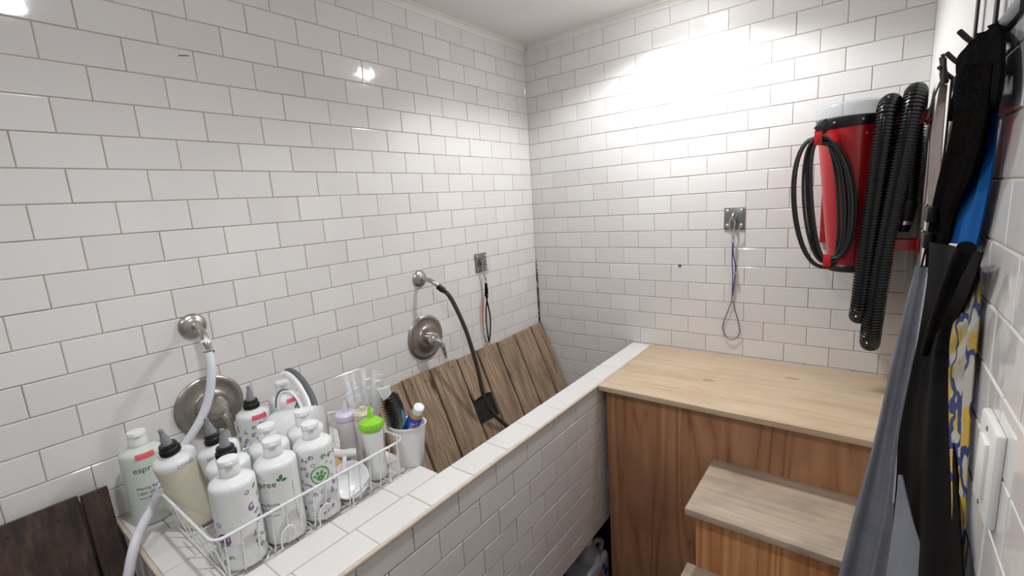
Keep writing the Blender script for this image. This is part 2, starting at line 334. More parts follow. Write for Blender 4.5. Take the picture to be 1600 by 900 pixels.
# ------------------------------------------------------------------ recessed downlights
for lx, ly, lz, lp, lb in LAMPS:
    t = thing('recessed_downlight', 'round white recessed ceiling lamp shining down, %s' % ('nearest the back wall' if ly > -1 else 'over the ledge end' if ly > -2 else 'unseen, added behind the camera for fill'), 'ceiling light', (lx, ly, CZ), group='recessed ceiling lamps')
    mb = MB(); mb.lathe([(.045, -.001), (.047, -.006), (.06, -.004), (.062, 0)], 32, Matrix.Translation((lx, ly, CZ))); mb.build('trim_ring', M['trim'], t)
    mb = MB(); mb.lathe([(.044, -.001), (.044, -.010), (.036, -.022), (.020, -.029), (0, -.031)], 32, Matrix.Translation((lx, ly, CZ))); mb.build('bulb_lens', M['lamp_lens'], t)

# ------------------------------------------------------------------ built-in tub
TZ = 0.898; XF = 0.663; YE = -1.93; YI = -1.345; XI = .566
tub = thing('bath_tub', 'built-in raised dog bath clad in white brick-pattern tiles', 'bath', (.33, -.96, FZ))
mb = MB(); tiles(mb, (XF, 0, 0), (0, -1, 0), (0, 0, 1), (1, 0, 0), 0.003, -YE, .275, TZ-.009, .127, .8205-TS*8, back=.05)
mb.build('front_panel', [M['tile'], M['grout_dark']], tub, smooth=False)
mb = MB(); tiles(mb, (0, YE, 0), (1, 0, 0), (0, 0, 1), (0, -1, 0), 0.003, XF-.001, .275, TZ-.009, .02, .8205-TS*8, back=.05); mb.build('end_panel', TM, tub, smooth=False)
mb = MB(); tiles(mb, (0, 0, TZ), (0, -1, 0), (1, 0, 0), (0, 0, 1), .003, -YE-.006, XI, XF-.006, .059, XI-.001, S=.1, half=False, back=.03, h=.002)
mb.build('rim', TM, tub, smooth=False)
mb = MB(); tiles(mb, (0, 0, TZ), (0, -1, 0), (1, 0, 0), (0, 0, 1), -YI, -YE-.006, .003, XI-.0015, .0, XI-.0015-TS*8, back=.03, h=.002); mb.build('ledge', TM, tub, smooth=False)
mb = MB(); mb.box(XF-.006, XF+.004, YE-.004, -.003, TZ-.010, TZ+.0005, .003); mb.box(.003, XF+.004, YE-.004, YE+.006, TZ-.010, TZ+.0005, .003); mb.build('edge_trim', M['edge'], tub)
mb = MB(); mb.box(XI, XI+.04, YI, -.03, .42, TZ-.031); mb.box(.003, XI, YI-.04, YI, .42, TZ-.031); mb.build('inner_walls', M['tile'], tub, smooth=False)
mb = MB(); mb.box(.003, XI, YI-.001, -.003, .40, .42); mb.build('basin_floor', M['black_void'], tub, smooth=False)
mb = MB(); mb.box(.03, .38, -1.8, -.03, FZ, .275); mb.box(.38, .60, -1.0, -.93, FZ, .275); mb.box(.38, .60, -1.85, -1.78, FZ, .275); mb.build('plinth', M['black_void'], tub, smooth=False)

# ------------------------------------------------------------------ plank platform leaning in the tub
def jag(mb, x0, x1, y0, y1, z0, z1, jz=None, bev=.003):
    """plank with slightly irregular long edges; jz = jagged end ('lo'/'hi')"""
    n = 14; vs = []; fs = []
    for i in range(n+1):
        z = z0 + (z1-z0)*i/n; a = random.uniform(-.0012, .0012); b = random.uniform(-.0012, .0012)
        for (x, y) in ((x0, y0+a), (x1-bev, y0+a), (x1, y0+a+bev), (x1, (y0*2+y1)/3), (x1, (y0+2*y1)/3), (x1, y1+b-bev), (x1-bev, y1+b), (x0, y1+b)):
            zz = z
            if jz == 'lo' and i == 0: zz += random.uniform(-.008, .008)
            if jz == 'hi' and i == n: zz += random.uniform(-.006, .006)
            vs.append((x, y, zz))
    for i in range(n):
        for k in range(8): j = (k+1) % 8; fs.append((i*8+k, i*8+j, i*8+8+j, i*8+8+k))
    fs.append(tuple(range(8))[::-1]); fs.append(tuple(n*8+k for k in range(8))); mb.add(vs, fs)
TH = math.radians(23.05)
def platform(name, label, base, tilt, Lh, ys, mat, cut=None, tops=None, battens=()):
    t = thing(name, label, 'wooden platform', base, (0, -tilt, 0))
    for i, (ya, yb) in enumerate(ys):
        top = Lh + (tops[i] if tops else 0)
        mb = MB()
        if cut and i == cut[0]:
            jag(mb, -.02, 0, ya, yb, cut[2], top, 'lo'); mb.build('plank', mat, t, local=True)
            mb = MB(); jag(mb, -.02, 0, ya, yb, 0, cut[1], 'hi'); mb.build('plank', mat, t, local=True)
        else:
            jag(mb, -.02, 0, ya, yb, 0, top); mb.build('plank', mat, t, local=True)
        for fy in (.25, .75):
            if yb-ya > .08:
                mb = MB(); yy = ya + (yb-ya)*fy; zz = Lh - .028 + .006*math.sin(i*5+fy*9); mb.tube([(-.002, yy, zz), (.0006, yy, zz), (.0009, yy, zz)], [.0032, .0032, .0018], 10); mb.build('nail_head', M['black_void'], t, local=True)
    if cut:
        mb = MB(); mb.box(-.0235, -.0205, ys[-1][0]+.01, ys[0][1]-.006, .0, Lh-.06, .0005); mb.build('added_shade_sheet', M['black_void'], t, local=True)  # made-up dark sheet, added so gaps and cut-out read as black shade
    for z in battens:
        mb = MB(); mb.box(-.044, -.0238, ys[-1][0]+.02, ys[0][1]-.02, z, z+.05, .003); mb.build('batten', mat, t, local=True)
    return t
gaps = [-.005, -.118, -.271, -.420, -.571, -.705, -.869, -1.019, -1.165]
ys = [(gaps[i+1]+.0055, gaps[i]-.0055) for i in range(8)]
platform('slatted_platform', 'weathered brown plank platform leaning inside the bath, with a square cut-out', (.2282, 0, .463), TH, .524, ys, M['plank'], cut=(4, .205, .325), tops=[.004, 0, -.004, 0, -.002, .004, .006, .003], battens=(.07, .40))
ys2 = [(-1.986, -1.937), (-2.15, -1.991), (-2.31, -2.155), (-2.47, -2.315), (-2.64, -2.475)]
platform('slatted_platform', 'dark water-stained plank platform leaning on the left wall beyond the ledge', (.306, 0, FZ+.012), math.radians(14.0), 1.128, ys2, M['plank_dark'], tops=[0, .004, .006, .0, .004], battens=(.2, .9))

# ------------------------------------------------------------------ wooden steps
st = thing('wooden_steps', 'plywood step block with wide top platform, standing against the bath and back wall', 'steps', (1.13, -.3, FZ))
M['ply_top2'] = wood('pale_plywood_patched', [(.25, (190, 166, 138)), (.5, (206, 184, 156)), (.75, (214, 195, 168))], sc=(3.2, 38, 38), rough=.5, bump=.05, rnd=False, dirt=((178, 146, 108), 6, .45, .8, .6, (.5, 1.6, 1)), spots=[(1.015-1.13, -.335+.3, .022, .0125), (1.278-1.13, -.175+.3, .024, .012)])
def ply_box(mb, *a): mb.box(*a, .0015)
mb = MB(); mb.box(.668, 1.604, -.582, -.004, TZ-.020, TZ, .0015); mb.build('top_platform', M['ply_top2'], st)
mb = MB(); mb.box(.690, 1.600, -.558, -.540, FZ, TZ-.020, .001); mb.build('front_panel', M['ply_front'], st)
mb = MB(); mb.box(.690, .708, -.540, -.01, FZ, TZ-.020, .001); mb.build('side_panel', M['ply_front'], st)
for i, (z, yb) in enumerate(((.703, -.5585), (.503, -.848), (.303, -1.138))):
    mb = MB(); mb.box(1.092, 1.575, yb-.315, yb, z-.020, z, .0015); mb.build('tread', M['tread'], st)
    mb = MB(); mb.box(1.118, 1.555, yb-.290, yb-.272, FZ, z-.020, .001); mb.build('riser', M['riser'], st)
    mb = MB(); mb.box(1.118, 1.136, yb-.272, yb, FZ, z-.020, .001); mb.build('side_panel', M['riser'], st)
# ------------------------------------------------------------------ shower arms, valves, hoses
def AX(loc):   # lathe axis z -> world +x (out of the left wall)
    return Matrix.Translation(loc) @ Matrix.Rotation(PI/2, 4, 'Y')
def shower_arm(y, z, path, label):
    t = thing('shower_fixture', label, 'shower', (0, y, z), group='shower fixtures')
    mb = MB(); mb.lathe([(.034, .0005), (.035, .004), (.032, .009), (.024, .013), (.022, .018), (.015, .022), (.0, .023)], 32, AX((0, y, z))); mb.build('flange', M['nickel'], t)
    mb = MB(); mb.tube(cat(path, 6), .0095, 14); mb.build('arm', M['nickel'], t)
    return t
shower_arm(-1.687, 1.347, [(.012, -1.687, 1.347), (.045, -1.687, 1.346), (.075, -1.688, 1.334), (.095, -1.692, 1.312)], 'brushed nickel shower arm above the bottles on the ledge, with white hose')
shower_arm(-.858, 1.340, [(.012, -.858, 1.340), (.045, -.857, 1.339), (.075, -.850, 1.328), (.095, -.840, 1.308)], 'brushed nickel shower arm above the plank platform, with dark hose')
def along(p, d, l0, l1, r0, r1=None):
    p, d = Vector(p), Vector(d).normalized(); return [p+d*l0, p+d*l1]
t = thing('shower_hose', 'smooth white rubber hose curving down over the ledge end', 'hose', (.105, -1.695, 1.30))
d1 = Vector((.02, -.004, -.022)).normalized()
mb = MB(); p = Vector((.092, -1.6915, 1.315)); mb.tube([p, p+d1*.004, p+d1*.008, p+d1*.010], [.012, .0135, .0135, .011], 16); mb.build('washer_ring', M['white_plastic'], t)
mb = MB(); mb.tube([p+d1*.010, p+d1*.016, p+d1*.030, p+d1*.036], [.0135, .0125, .0125, .014], 18); mb.build('chrome_collar', M['chrome'], t)
hp = [p+d1*.034, (.120, -1.697, 1.262), (.124, -1.703, 1.225), (.122, -1.718, 1.170), (.118, -1.745, 1.118), (.112, -1.785, 1.068), (.108, -1.822, 1.025), (.122, -1.853, .988), (.148, -1.888, .955), (.180, -1.915, .940), (.213, -1.945, .928), (.228, -1.962, .895), (.226, -1.968, .84), (.215, -1.97, .70), (.19, -1.968, .5), (.17, -1.97, .2), (.165, -1.97, -.07)]
hp[8:12] = [(.140, -1.879, .960), (.174, -1.909, .9465), (.212, -1.937, .930), (.228, -1.958, .888)]
mb = MB(); mb.tube(cat(hp, 8), .0105, 14); mb.build('hose_tube', M['white_hose'], t)
t = thing('shower_hose', 'dark grey ribbed hose hanging from the farther shower arm through the platform cut-out', 'hose', (.1, -.836, 1.30))
d2 = Vector((.02, .012, -.021)).normalized(); p = Vector((.091, -.8425, 1.3125))
mb = MB(); mb.tube([p, p+d2*.003, p+d2*.03, p+d2*.034], [.011, .0135, .0125, .0105], 16); mb.build('black_coupling', M['black_plastic'], t)
hp = cat([p+d2*.03, (.128, -.818, 1.268), (.142, -.795, 1.205), (.155, -.766, 1.110), (.165, -.745, 1.010), (.172, -.728, .910), (.173, -.714, .820), (.172, -.682, .735), (.178, -.640, .672), (.192, -.590, .610), (.215, -.54, .545), (.255, -.50, .47), (.31, -.48, .434)], 14)
mb = MB(); mb.tube(hp, [.0085 + .0012*(i % 2) for i in range(len(hp))], 12); mb.build('hose_tube', M['grey_hose'], t)
def valve(y, z, r, label, chrome):
    t = thing('shower_valve', label, 'shower valve', (0, y, z), group='shower valves')
    k = r/.09
    mb = MB(); mb.lathe([(.089*k, .0005), (.09*k, .004), (.087*k, .008), (.080*k, .0105), (.075*k, .0095), (.070*k, .008), (.058*k, .0085), (.046*k, .012), (.042*k, .016), (.040*k, .021), (.032*k, .0235), (0, .024)], 56, AX((0, y, z))); mb.build('escutcheon', M['nickel_d'], t)
    if chrome:
        h = MB(); h.lathe([(.024, .022), (.024, .034), (.0265, .036), (.0275, .046), (.025, .060), (.017, .069), (0, .072)], 28, AX((0, y, z)))
        ho = h.build('hub', M['chrome'], t)
        l = MB(); l.tube(cat([(.055, y+.004, z-.004), (.068, y+.018, z-.018), (.074, y+.028, z-.042), (.074, y+.034, z-.075), (.076, y+.036, z-.092)], 6), [.020]*3+[.0195]*5+[.018]*5+[.015]*5+[.012]*6+[.011], 14, flat=.62); l.build('lever', M['chrome'], t)
        for a in (2.2, 4.2):
            s = MB(); s.sphere((.024, y+.031*math.cos(a), z+.031*math.sin(a)), .0035, 10); s.build('screw', M['zinc'], t)
    else:
        h = MB(); h.lathe([(.034, .022), (.034, .026), (.031, .034), (.023, .046), (.017, .056), (.015, .066), (.010, .072), (0, .073)], 32, AX((0, y+.010, z-.008)))
        h.build('hub', M['nickel'], t)
        l = MB(); l.tube(cat([(.06, y+.012, z-.010), (.072, y+.016, z-.03), (.076, y+.02, z-.062), (.077, y+.022, z-.085)], 6), [.012]*6+[.010]*6+[.008]*7, 12, flat=.7); l.build('lever', M['nickel'], t)
valve(-1.682, 1.108, .089, 'round brushed nickel shower valve plate behind the bottles on the ledge', False)
valve(-.857, 1.087, .096, 'round brushed nickel shower valve with chrome lever above the plank platform', True)

# ------------------------------------------------------------------ wall anchors and grooming loops
def anchor(label, to):   # to(a, b, c): a along wall, b up, c out of wall
    o = to(0, 0, 0); t = thing('tether_anchor', label, 'anchor plate', o, group='tether anchor plates')
    def blk(mb, a0, a1, b0, b1, c0, c1, bev):
        bm = bmesh.new(); bmesh.ops.create_cube(bm, size=1)
        for v in bm.verts: v.co = Vector(to((a0+a1)/2+v.co.x*(a1-a0), (b0+b1)/2+v.co.y*(b1-b0), (c0+c1)/2+v.co.z*(c1-c0)))
        bmesh.ops.bevel(bm, geom=bm.edges[:], offset=bev, segments=2, profile=.5, affect='EDGES'); mb.bm(bm)
    mb = MB(); blk(mb, -.0405, .0405, -.045, .045, .0002, .006, .0015); mb.build('plate', M['zinc'], t)
    for a, b in ((-.027, .030), (.027, .030), (-.027, -.030), (.027, -.030)):
        mb = MB(); mb.tube([to(a, b, .004), to(a, b, .0085), to(a, b, .011)], [.0075, .0075, .004], 12); mb.build('screw', M['chrome'], t)
    mb = MB(); blk(mb, -.012, .012, -.014, .014, .005, .014, .002); mb.build('boss', M['zinc'], t)
    mb = MB(); ring = [to(0, .004 + .016*math.sin(2*PI*i/20), .018 + .013*math.cos(2*PI*i/20)) for i in range(20)]; mb.tube(ring, .0038, 10, closed=True); mb.build('eye_ring', M['chrome'], t)
L_ = lambda a, b, c: (c, -.468 + a, 1.354 + b)
B_ = lambda a, b, c: (1.0265 + a, -c, 1.500 + b)
anchor('square grey anchor plate on the left wall, between shower valve and corner', L_)
anchor('square grey anchor plate on the back wall above the steps', B_)
def snap(t, to, b0):
    mb = MB()
    mb.tube(cat([to(.012*math.sin(2*PI*i/16)*(1+.4*math.cos(2*PI*i/16))*.8 - .004, b0 - .036 + .038*math.cos(2*PI*i/16), .024) for i in range(16)], 2, True), .0026, 8, closed=True)
    mb.tube([to(.008, b0-.066, .024), to(.022, b0-.052, .024), to(.026, b0-.04, .024)], .002, 8); mb.build('snap_hook', M['chrome'], t)
    mb = MB(); mb.tube([to(0, b0-.070, .024), to(0, b0-.078, .024), to(0, b0-.084, .024), to(0, b0-.088, .024)], [.003, .0065, .0065, .003], 12)
    mb.tube([to(.006*math.cos(2*PI*i/14), b0-.098 + .010*math.sin(2*PI*i/14), .024) for i in range(14)], .002, 8, closed=True); mb.build('swivel', M['chrome'], t)
t = thing('grooming_loop', 'black grooming loop with frayed orange end hanging from the left wall anchor', 'grooming loop', L_(0, -.42, 0), group='grooming loops')
Ls = lambda a, b, c: L_(a, b, c+.0)
snap(t, Ls, .006)
mb = MB(); mb.tube(cat([Ls(0, -.10, .024), Ls(-.004, -.14, .022), Ls(.004, -.19, .02), Ls(.022, -.27, .016), Ls(.018, -.35, .013), Ls(.004, -.398, .012)], 6), .0034, 8)
mb.tube(cat([Ls(.002, -.10, .026), Ls(.006, -.15, .026), Ls(-.006, -.2, .024), Ls(-.012, -.28, .018), Ls(-.004, -.35, .014), Ls(.003, -.398, .012)], 6), .0030, 8); mb.tube([Ls(0, -.10, .025), Ls(-.002, -.13, .025), Ls(-.008, -.165, .023)], [.006, .007, .005], 8); mb.build('black_cord', M['nylon'], t)
mb = MB(); mb.tube(cat([Ls(-.012, -.17, .014), Ls(-.026, -.21, .012), Ls(-.030, -.26, .011), Ls(-.030, -.31, .010)], 5), .0028, 8); mb.build('orange_cord', M['orange'], t)
mb = MB(); mb.tube(cat([Ls(-.030, -.31, .010), Ls(-.028, -.35, .010), Ls(-.02, -.39, .012), Ls(.012, -.40, .014)], 5), .0022, 8); mb.build('grey_cord', M['cable'], t)
for i in range(5):
    a = -.014 + i*.007; mb = MB(); mb.tube([Ls(a*.5, -.398, .013), Ls(a, -.406 + .004*(i % 2), .017)], .0022, 6); mb.build('frayed_end', M['orange'] if i % 2 else M['teal'], t)
t = thing('grooming_loop', 'purple grooming strap with thin wire loop hanging above the steps', 'grooming loop', B_(0, -.52, 0), group='grooming loops')
snap(t, B_, .006)
mb = MB(); mb.tube(cat([B_(0, -.102, .022), B_(.002, -.15, .020), B_(.010, -.20, .016), B_(.006, -.27, .012), B_(-.001, -.338, .010)], 6), .0062, 8, flat=.35)
mb.tube(cat([B_(-.001, -.102, .024), B_(-.002, -.17, .022), B_(.000, -.24, .016), B_(-.001, -.30, .012), B_(-.001, -.338, .011)], 6), .0052, 8, flat=.35); mb.build('purple_strap', M['purple_strap'], t)
mb = MB(); mb.tube([B_(-.001, -.332, .011), B_(-.001, -.350, .011)], .005, 10); mb.build('ferrule', M['chrome'], t)
mb = MB(); mb.tube([B_(.011, -.222, .02), B_(.011, -.234, .02)], .006, 8); mb.build('slide_clip', M['chrome'], t)
mb = MB(); mb.tube(cat([B_(-.001, -.345, .010), B_(-.018, -.40, .009), B_(-.036, -.455, .008), B_(-.038, -.485, .008), B_(-.022, -.518, .008), B_(0, -.527, .009), B_(.020, -.515, .009), B_(.030, -.485, .009), B_(.024, -.44, .009), B_(.010, -.39, .010), B_(.001, -.345, .011)], 6), .0022, 8); mb.build('wire_loop', M['cable'], t)

# ------------------------------------------------------------------ pet dryer on the back wall
dr = thing('pet_dryer', 'red canister dryer with clear lid hung on the back wall', 'dryer', (1.42, -.12, 1.32))
def DM(z, x, y): return Matrix.Translation((x, y, z))
mb = MB(); n = 14; prof = []
vs = []; fs = []; seg = 40
for i in range(n+1):
    f_ = i/n; z = 1.335 + (1.800-1.335)*f_; cx = 1.437 - .027*f_; cy = -.112; r = .070 + .026*f_**.8
    for k in range(seg): a = 2*PI*k/seg; vs.append((cx + r*math.cos(a), cy + r*math.sin(a), z))
for i in range(n):
    for k in range(seg): fs.append((i*seg+k, i*seg+(k+1) % seg, (i+1)*seg+(k+1) % seg, (i+1)*seg+k))
mb.add(vs, fs); mb.build('red_body', M['red'], dr)
mb = MB(); mb.lathe([(.070, 1.312), (.074, 1.315), (.075, 1.332), (.071, 1.338), (0, 1.338)], 40, Matrix.Translation((1.437, -.112, 0))); mb.build('black_base', M['black_plastic'], dr)
mb = MB(); mb.lathe([(0, 1.795), (.097, 1.796), (.099, 1.800), (.099, 1.826), (.096, 1.830), (0, 1.830)], 44, Matrix.Translation((1.409, -.112, 0))); mb.build('black_band', M['black_plastic'], dr)
mb = MB(); mb.lathe([(.099, 1.829), (.103, 1.832), (.103, 1.862), (.100, 1.870), (.088, 1.878), (.04, 1.882), (0, 1.882)], 44, Matrix.Translation((1.409, -.112, 0))); mb.build('clear_lid', M['clear'], dr)
for a, z in ((-1.05, 1.77), (-1.2, 1.813), (-2.0, 1.813), (-.6, 1.813)):
    mb = MB(); rr = .095 if z < 1.79 else .098; mb.sphere((1.409 + rr*math.cos(a), -.112 + rr*math.sin(a), z), .0048, 10); mb.build('screw', M['zinc'], dr)
mb = MB(); mb.box(1.33, 1.49, -.030, -.002, 1.40, 1.76, .003); mb.build('mounting_plate', M['red'], dr)
for z0 in (1.782, 1.388):
    mb = MB(); mb.box(1.47, 1.603, -.165, -.160, z0, z0+.038, .001); mb.box(1.47, 1.603, -.165, -.125, z0+.034, z0+.038, .001); mb.box(1.600, 1.606, -.20, -.12, z0-.004, z0+.042, .001); mb.build('bracket_arm', M['red'], dr)
for x, z0, z1 in ((1.329, 1.745, 1.790), (1.371, 1.340, 1.385)):
    mb = MB(); mb.box(x-.011, x+.011, -.262, -.257, z0, z1, .0015); mb.box(x-.011, x+.011, -.262, -.150, (z0 if z1 < 1.5 else z1-.005), (z0+.005 if z1 < 1.5 else z1), .0015); mb.build('cord_clip', M['red_clip'], dr)
# cord coil
cd = thing('power_cord', 'black power cord coiled round the clips of the red dryer', 'cord', (1.345, -.235, 1.32))
top, bot = Vector((1.330, 1.768)), Vector((1.370, 1.352))
loops = [(.088, .040, .0), (.080, .060, .008), (.055, .072, .0), (.046, .088, .006), (.036, .052, -.004), (.030, .080, .003), (.042, .065, 0)]
pts = []
for li, (wl, wr, dy) in enumerate(loops):
    mid = (top+bot)/2
    for k in range(24):
        a = 2*PI*k/24; c, s = math.cos(a), math.sin(a)
        w = wl if s < 0 else wr
        sx = math.copysign(abs(s)**.8, s)*w
        zz = mid.y + c*(.214 - .004*li + (.012 if c < 0 and li < 2 else 0)); xx = mid.x + (top.x-bot.x)/2*c + sx
        pts.append((xx, -.232 - .006*(li % 3) + .002*s, zz))
mb = MB(); mb.tube(cat(pts, 2), .0048, 8); mb.build('cord_loops', M['cord'], cd)
mb = MB(); mb.box(-.018, .018, -.012, .012, -.022, .022, .005, M=Matrix.Translation((1.340, -.226, 1.802)) @ Matrix.Rotation(.9, 4, 'Y')); mb.build('plug', M['black_plastic'], cd)
# ribbed hose
def ribbed(mb, path, r, pitch=.0095, seg=20, amp=.0030):
    P = cat(path, 40); out = [P[0]]; acc = 0; step = pitch/4
    for a, b in zip(P, P[1:]):
        l = (b-a).length; d = step - acc
        while d <= l and l > 0: out.append(a + (b-a)*(d/l)); d += step
        acc = l - (d - step)
    rad = [r + (amp if i % 4 in (1, 2) else -amp*.6) for i in range(len(out))]
    mb.tube(out, rad, seg)
hs = thing('dryer_hose', 'long black corrugated dryer hose looped over the red bracket arms', 'hose', (1.5, -.2, 1.03))
mb = MB()
ribbed(mb, [(1.474, -.110, 1.318), (1.474, -.112, 1.26), (1.470, -.135, 1.185), (1.466, -.185, 1.165), (1.469, -.222, 1.195), (1.472, -.232, 1.28), (1.480, -.236, 1.45), (1.491, -.238, 1.65), (1.499, -.236, 1.78), (1.503, -.222, 1.835), (1.510, -.180, 1.854), (1.520, -.110, 1.840), (1.527, -.048, 1.77), (1.528, -.036, 1.6), (1.525, -.036, 1.4), (1.516, -.050, 1.2), (1.508, -.095, 1.115), (1.503, -.165, 1.070), (1.501, -.215, 1.095), (1.503, -.236, 1.17), (1.512, -.242, 1.33), (1.532, -.244, 1.55), (1.552, -.244, 1.75), (1.562, -.236, 1.835), (1.567, -.198, 1.872), (1.572, -.135, 1.856), (1.574, -.098, 1.78), (1.575, -.092, 1.65), (1.573, -.095, 1.54)], .0255)
mb.build('hose_tube', M['black_rubber'], hs)
mb = MB(); mb.tube([(1.573, -.095, 1.545), (1.571, -.096, 1.53), (1.570, -.096, 1.50), (1.568, -.098, 1.478)], [.029, .030, .026, .024], 20); mb.build('nozzle_cuff', M['black_plastic'], hs)
mb = MB(); mb.tube([(1.568, -.098, 1.480), (1.567, -.098, 1.468)], [.0255, .0255], 20); mb.build('silver_ring', M['chrome'], hs)
mb = MB(); mb.tube([(1.567, -.098, 1.469), (1.566, -.098, 1.445)], [.023, .018], 20); mb.build('nozzle', M['black_plastic'], hs)

# ------------------------------------------------------------------ right wall: hook rack and hung things
hr = thing('hook_rack', 'dark metal hook rack on the right wall', 'hook rack', (RX, -.95, 1.80))
mb = MB(); mb.box(RX-.006, RX-.0005, -1.30, -.66, 1.800, 1.822, .001); mb.build('rail', M['black_void'], hr)
for y in (-.705, -.845, -1.015):
    mb = MB(); mb.tube([(RX-.004, y, 1.820), (RX-.020, y, 1.838), (RX-.030, y, 1.851), (RX-.031, y, 1.8525)], [.0042, .0042, .0042, .0028], 10); mb.build('hook', M['black_void'], hr)
for y in (-.985, -1.165):
    mb = MB(); mb.box(RX-.010, RX-.0065, y-.012, y+.006, 1.815, 2.10, .0008); mb.build('hanging_strap', M['black_void'], hr)
mb = MB(); mb.add([(RX-.020, -1.09, 1.875), (RX-.020, -1.14, 1.93), (RX-.020, -1.02, 1.93), (RX-.007, -1.09, 1.875), (RX-.007, -1.14, 1.93), (RX-.007, -1.02, 1.93)], [(0, 1, 2), (3, 5, 4), (0, 3, 4, 1), (1, 4, 5, 2), (2, 5, 3, 0)]); mb.build('gusset', M['zinc'], hr)
def cloth(mb, rows, nu=16, nv=10, amp=.008, k=1.5, ph=0, th=.003, out=Vector((-.75, -.65, 0)), taper=None, mi=0, bulge=0):
    Lc = cat([r[0] for r in rows], nv); Rc = cat([r[1] for r in rows], nv); n = len(Lc); F = []; Bk = []
    for i in range(n):
        f_ = i/(n-1); a = amp*(taper[0] + (taper[1]-taper[0])*f_ if taper else 1)
        for j in range(nu+1):
            u = j/nu; p = Lc[i].lerp(Rc[i], u)
            p = p + out*(a*(math.sin(2*PI*k*u + ph + 1.3*f_) + .35*math.sin(2*PI*k*2.3*u + 2*ph - 2*f_))*min(1, 4*u+.2, 4*(1-u)+.2) + bulge*math.sin(PI*u))
            p.x = min(p.x, RX-.0035)
            F.append(p); q = p - out.normalized()*th; q.x = min(q.x, RX-.0008); Bk.append(q)
    w = nu+1; N = n*w; fs = []
    for i in range(n-1):
        for j in range(nu): a = i*w+j; fs += [(a, a+1, a+w+1, a+w), (N+a+w, N+a+w+1, N+a+1, N+a)]
    for i in range(n-1): a = i*w; fs.append((a, a+w, N+a+w, N+a)); b = a+nu; fs.append((b+w, b, N+b, N+b+w))
    for j in range(nu): fs.append((j+1, j, N+j, N+j+1)); a = (n-1)*w+j; fs.append((a, a+1, N+a+1, N+a))
    mb.add(F+Bk, fs, mi)
R_ = {
'web': [((1.567, -1.231, 1.764), (1.583, -1.322, 1.744)), ((1.567, -1.197, 1.737), (1.583, -1.324, 1.716)), ((1.567, -1.164, 1.674), (1.583, -1.302, 1.664)), ((1.567, -1.06, 1.616), (1.583, -1.248, 1.614)), ((1.567, -0.99, 1.556), (1.583, -1.141, 1.564)), ((1.567, -0.964, 1.506), (1.583, -1.098, 1.52)), ((1.567, -0.975, 1.453), (1.583, -1.037, 1.462))],
'narrow': [((1.58, -1.049, 1.812), (1.588, -1.115, 1.798)), ((1.58, -1.003, 1.762), (1.588, -1.051, 1.754)), ((1.58, -0.943, 1.716), (1.588, -0.977, 1.711))],
'blue': [((1.588, -1.20, 1.78), (1.598, -1.256, 1.777)), ((1.586, -1.225, 1.695), (1.598, -1.276, 1.69)), ((1.586, -1.193, 1.648), (1.598, -1.284, 1.643)), ((1.586, -1.151, 1.603), (1.598, -1.275, 1.604)), ((1.586, -1.089, 1.552), (1.598, -1.255, 1.561)), ((1.586, -1.06, 1.508), (1.598, -1.23, 1.520))],
'grey': [((1.582, -0.729, 1.811), (1.593, -0.705, 1.812)), ((1.582, -0.66, 1.756), (1.593, -0.713, 1.748)), ((1.582, -0.622, 1.702), (1.593, -0.723, 1.694)), ((1.582, -0.662, 1.599), (1.593, -0.758, 1.599)), ((1.582, -0.702, 1.513), (1.593, -0.742, 1.516)), ((1.582, -0.706, 1.462), (1.593, -0.678, 1.459))],
'slate': [((1.564, -0.8, 1.43), (1.59, -0.8, 1.431)), ((1.55, -0.82, 1.326), (1.586, -0.82, 1.329)), ((1.534, -0.84, 1.196), (1.579, -0.84, 1.204)), ((1.515, -0.87, 1.033), (1.566, -0.87, 1.048)), ((1.492, -0.9, 0.88), (1.567, -0.9, 0.908)), ((1.468, -0.93, 0.703), (1.554, -0.93, 0.746)), ((1.445, -0.96, 0.536), (1.54, -0.96, 0.595))],
'black': [((1.563, -1.06, 1.509), (1.594, -1.311, 1.522)), ((1.565, -1.06, 1.44), (1.594, -1.27, 1.471)), ((1.561, -1.06, 1.347), (1.594, -1.165, 1.387)), ((1.555, -1.06, 1.274), (1.594, -1.171, 1.325)), ((1.546, -1.06, 1.145), (1.594, -1.253, 1.247)), ((1.548, -1.06, 1.04), (1.594, -1.32, 1.203)), ((1.549, -1.06, 0.842), (1.594, -1.417, 1.136)), ((1.55, -1.06, 0.692), (1.594, -1.47, 1.092))],
'lining': [((1.546, -1.135, 1.104), (1.548, -1.155, 1.115)), ((1.543, -1.16, 1.02), (1.564, -1.22, 1.065)), ((1.538, -1.185, 0.926), (1.583, -1.30, 1.035)), ((1.534, -1.21, 0.818), (1.601, -1.36, .998))],
'floral': [((1.592, -1.184, 1.483), (1.602, -1.263, 1.497)), ((1.592, -1.151, 1.375), (1.602, -1.286, 1.412)), ((1.592, -1.18, 1.299), (1.602, -1.291, 1.342)), ((1.592, -1.254, 1.227), (1.602, -1.311, 1.258)), ((1.592, -1.32, 1.174), (1.602, -1.343, 1.171)), ((1.592, -1.35, 1.123), (1.602, -1.377, 1.11))]}
t = thing('harness_strap', 'wide black webbing harness hung on the hook rack, bunched at its top', 'harness', (1.58, -1.15, 1.82))
mb = MB(); cloth(mb, R_['web'], 14, 8, .004, 1.2, .4, .004); mb.build('webbing', M['webbing'], t)
mb = MB(); cloth(mb, R_['narrow'], 6, 8, .003, 1, .4, .004); mb.build('narrow_strap', M['webbing'], t)
mb = MB()
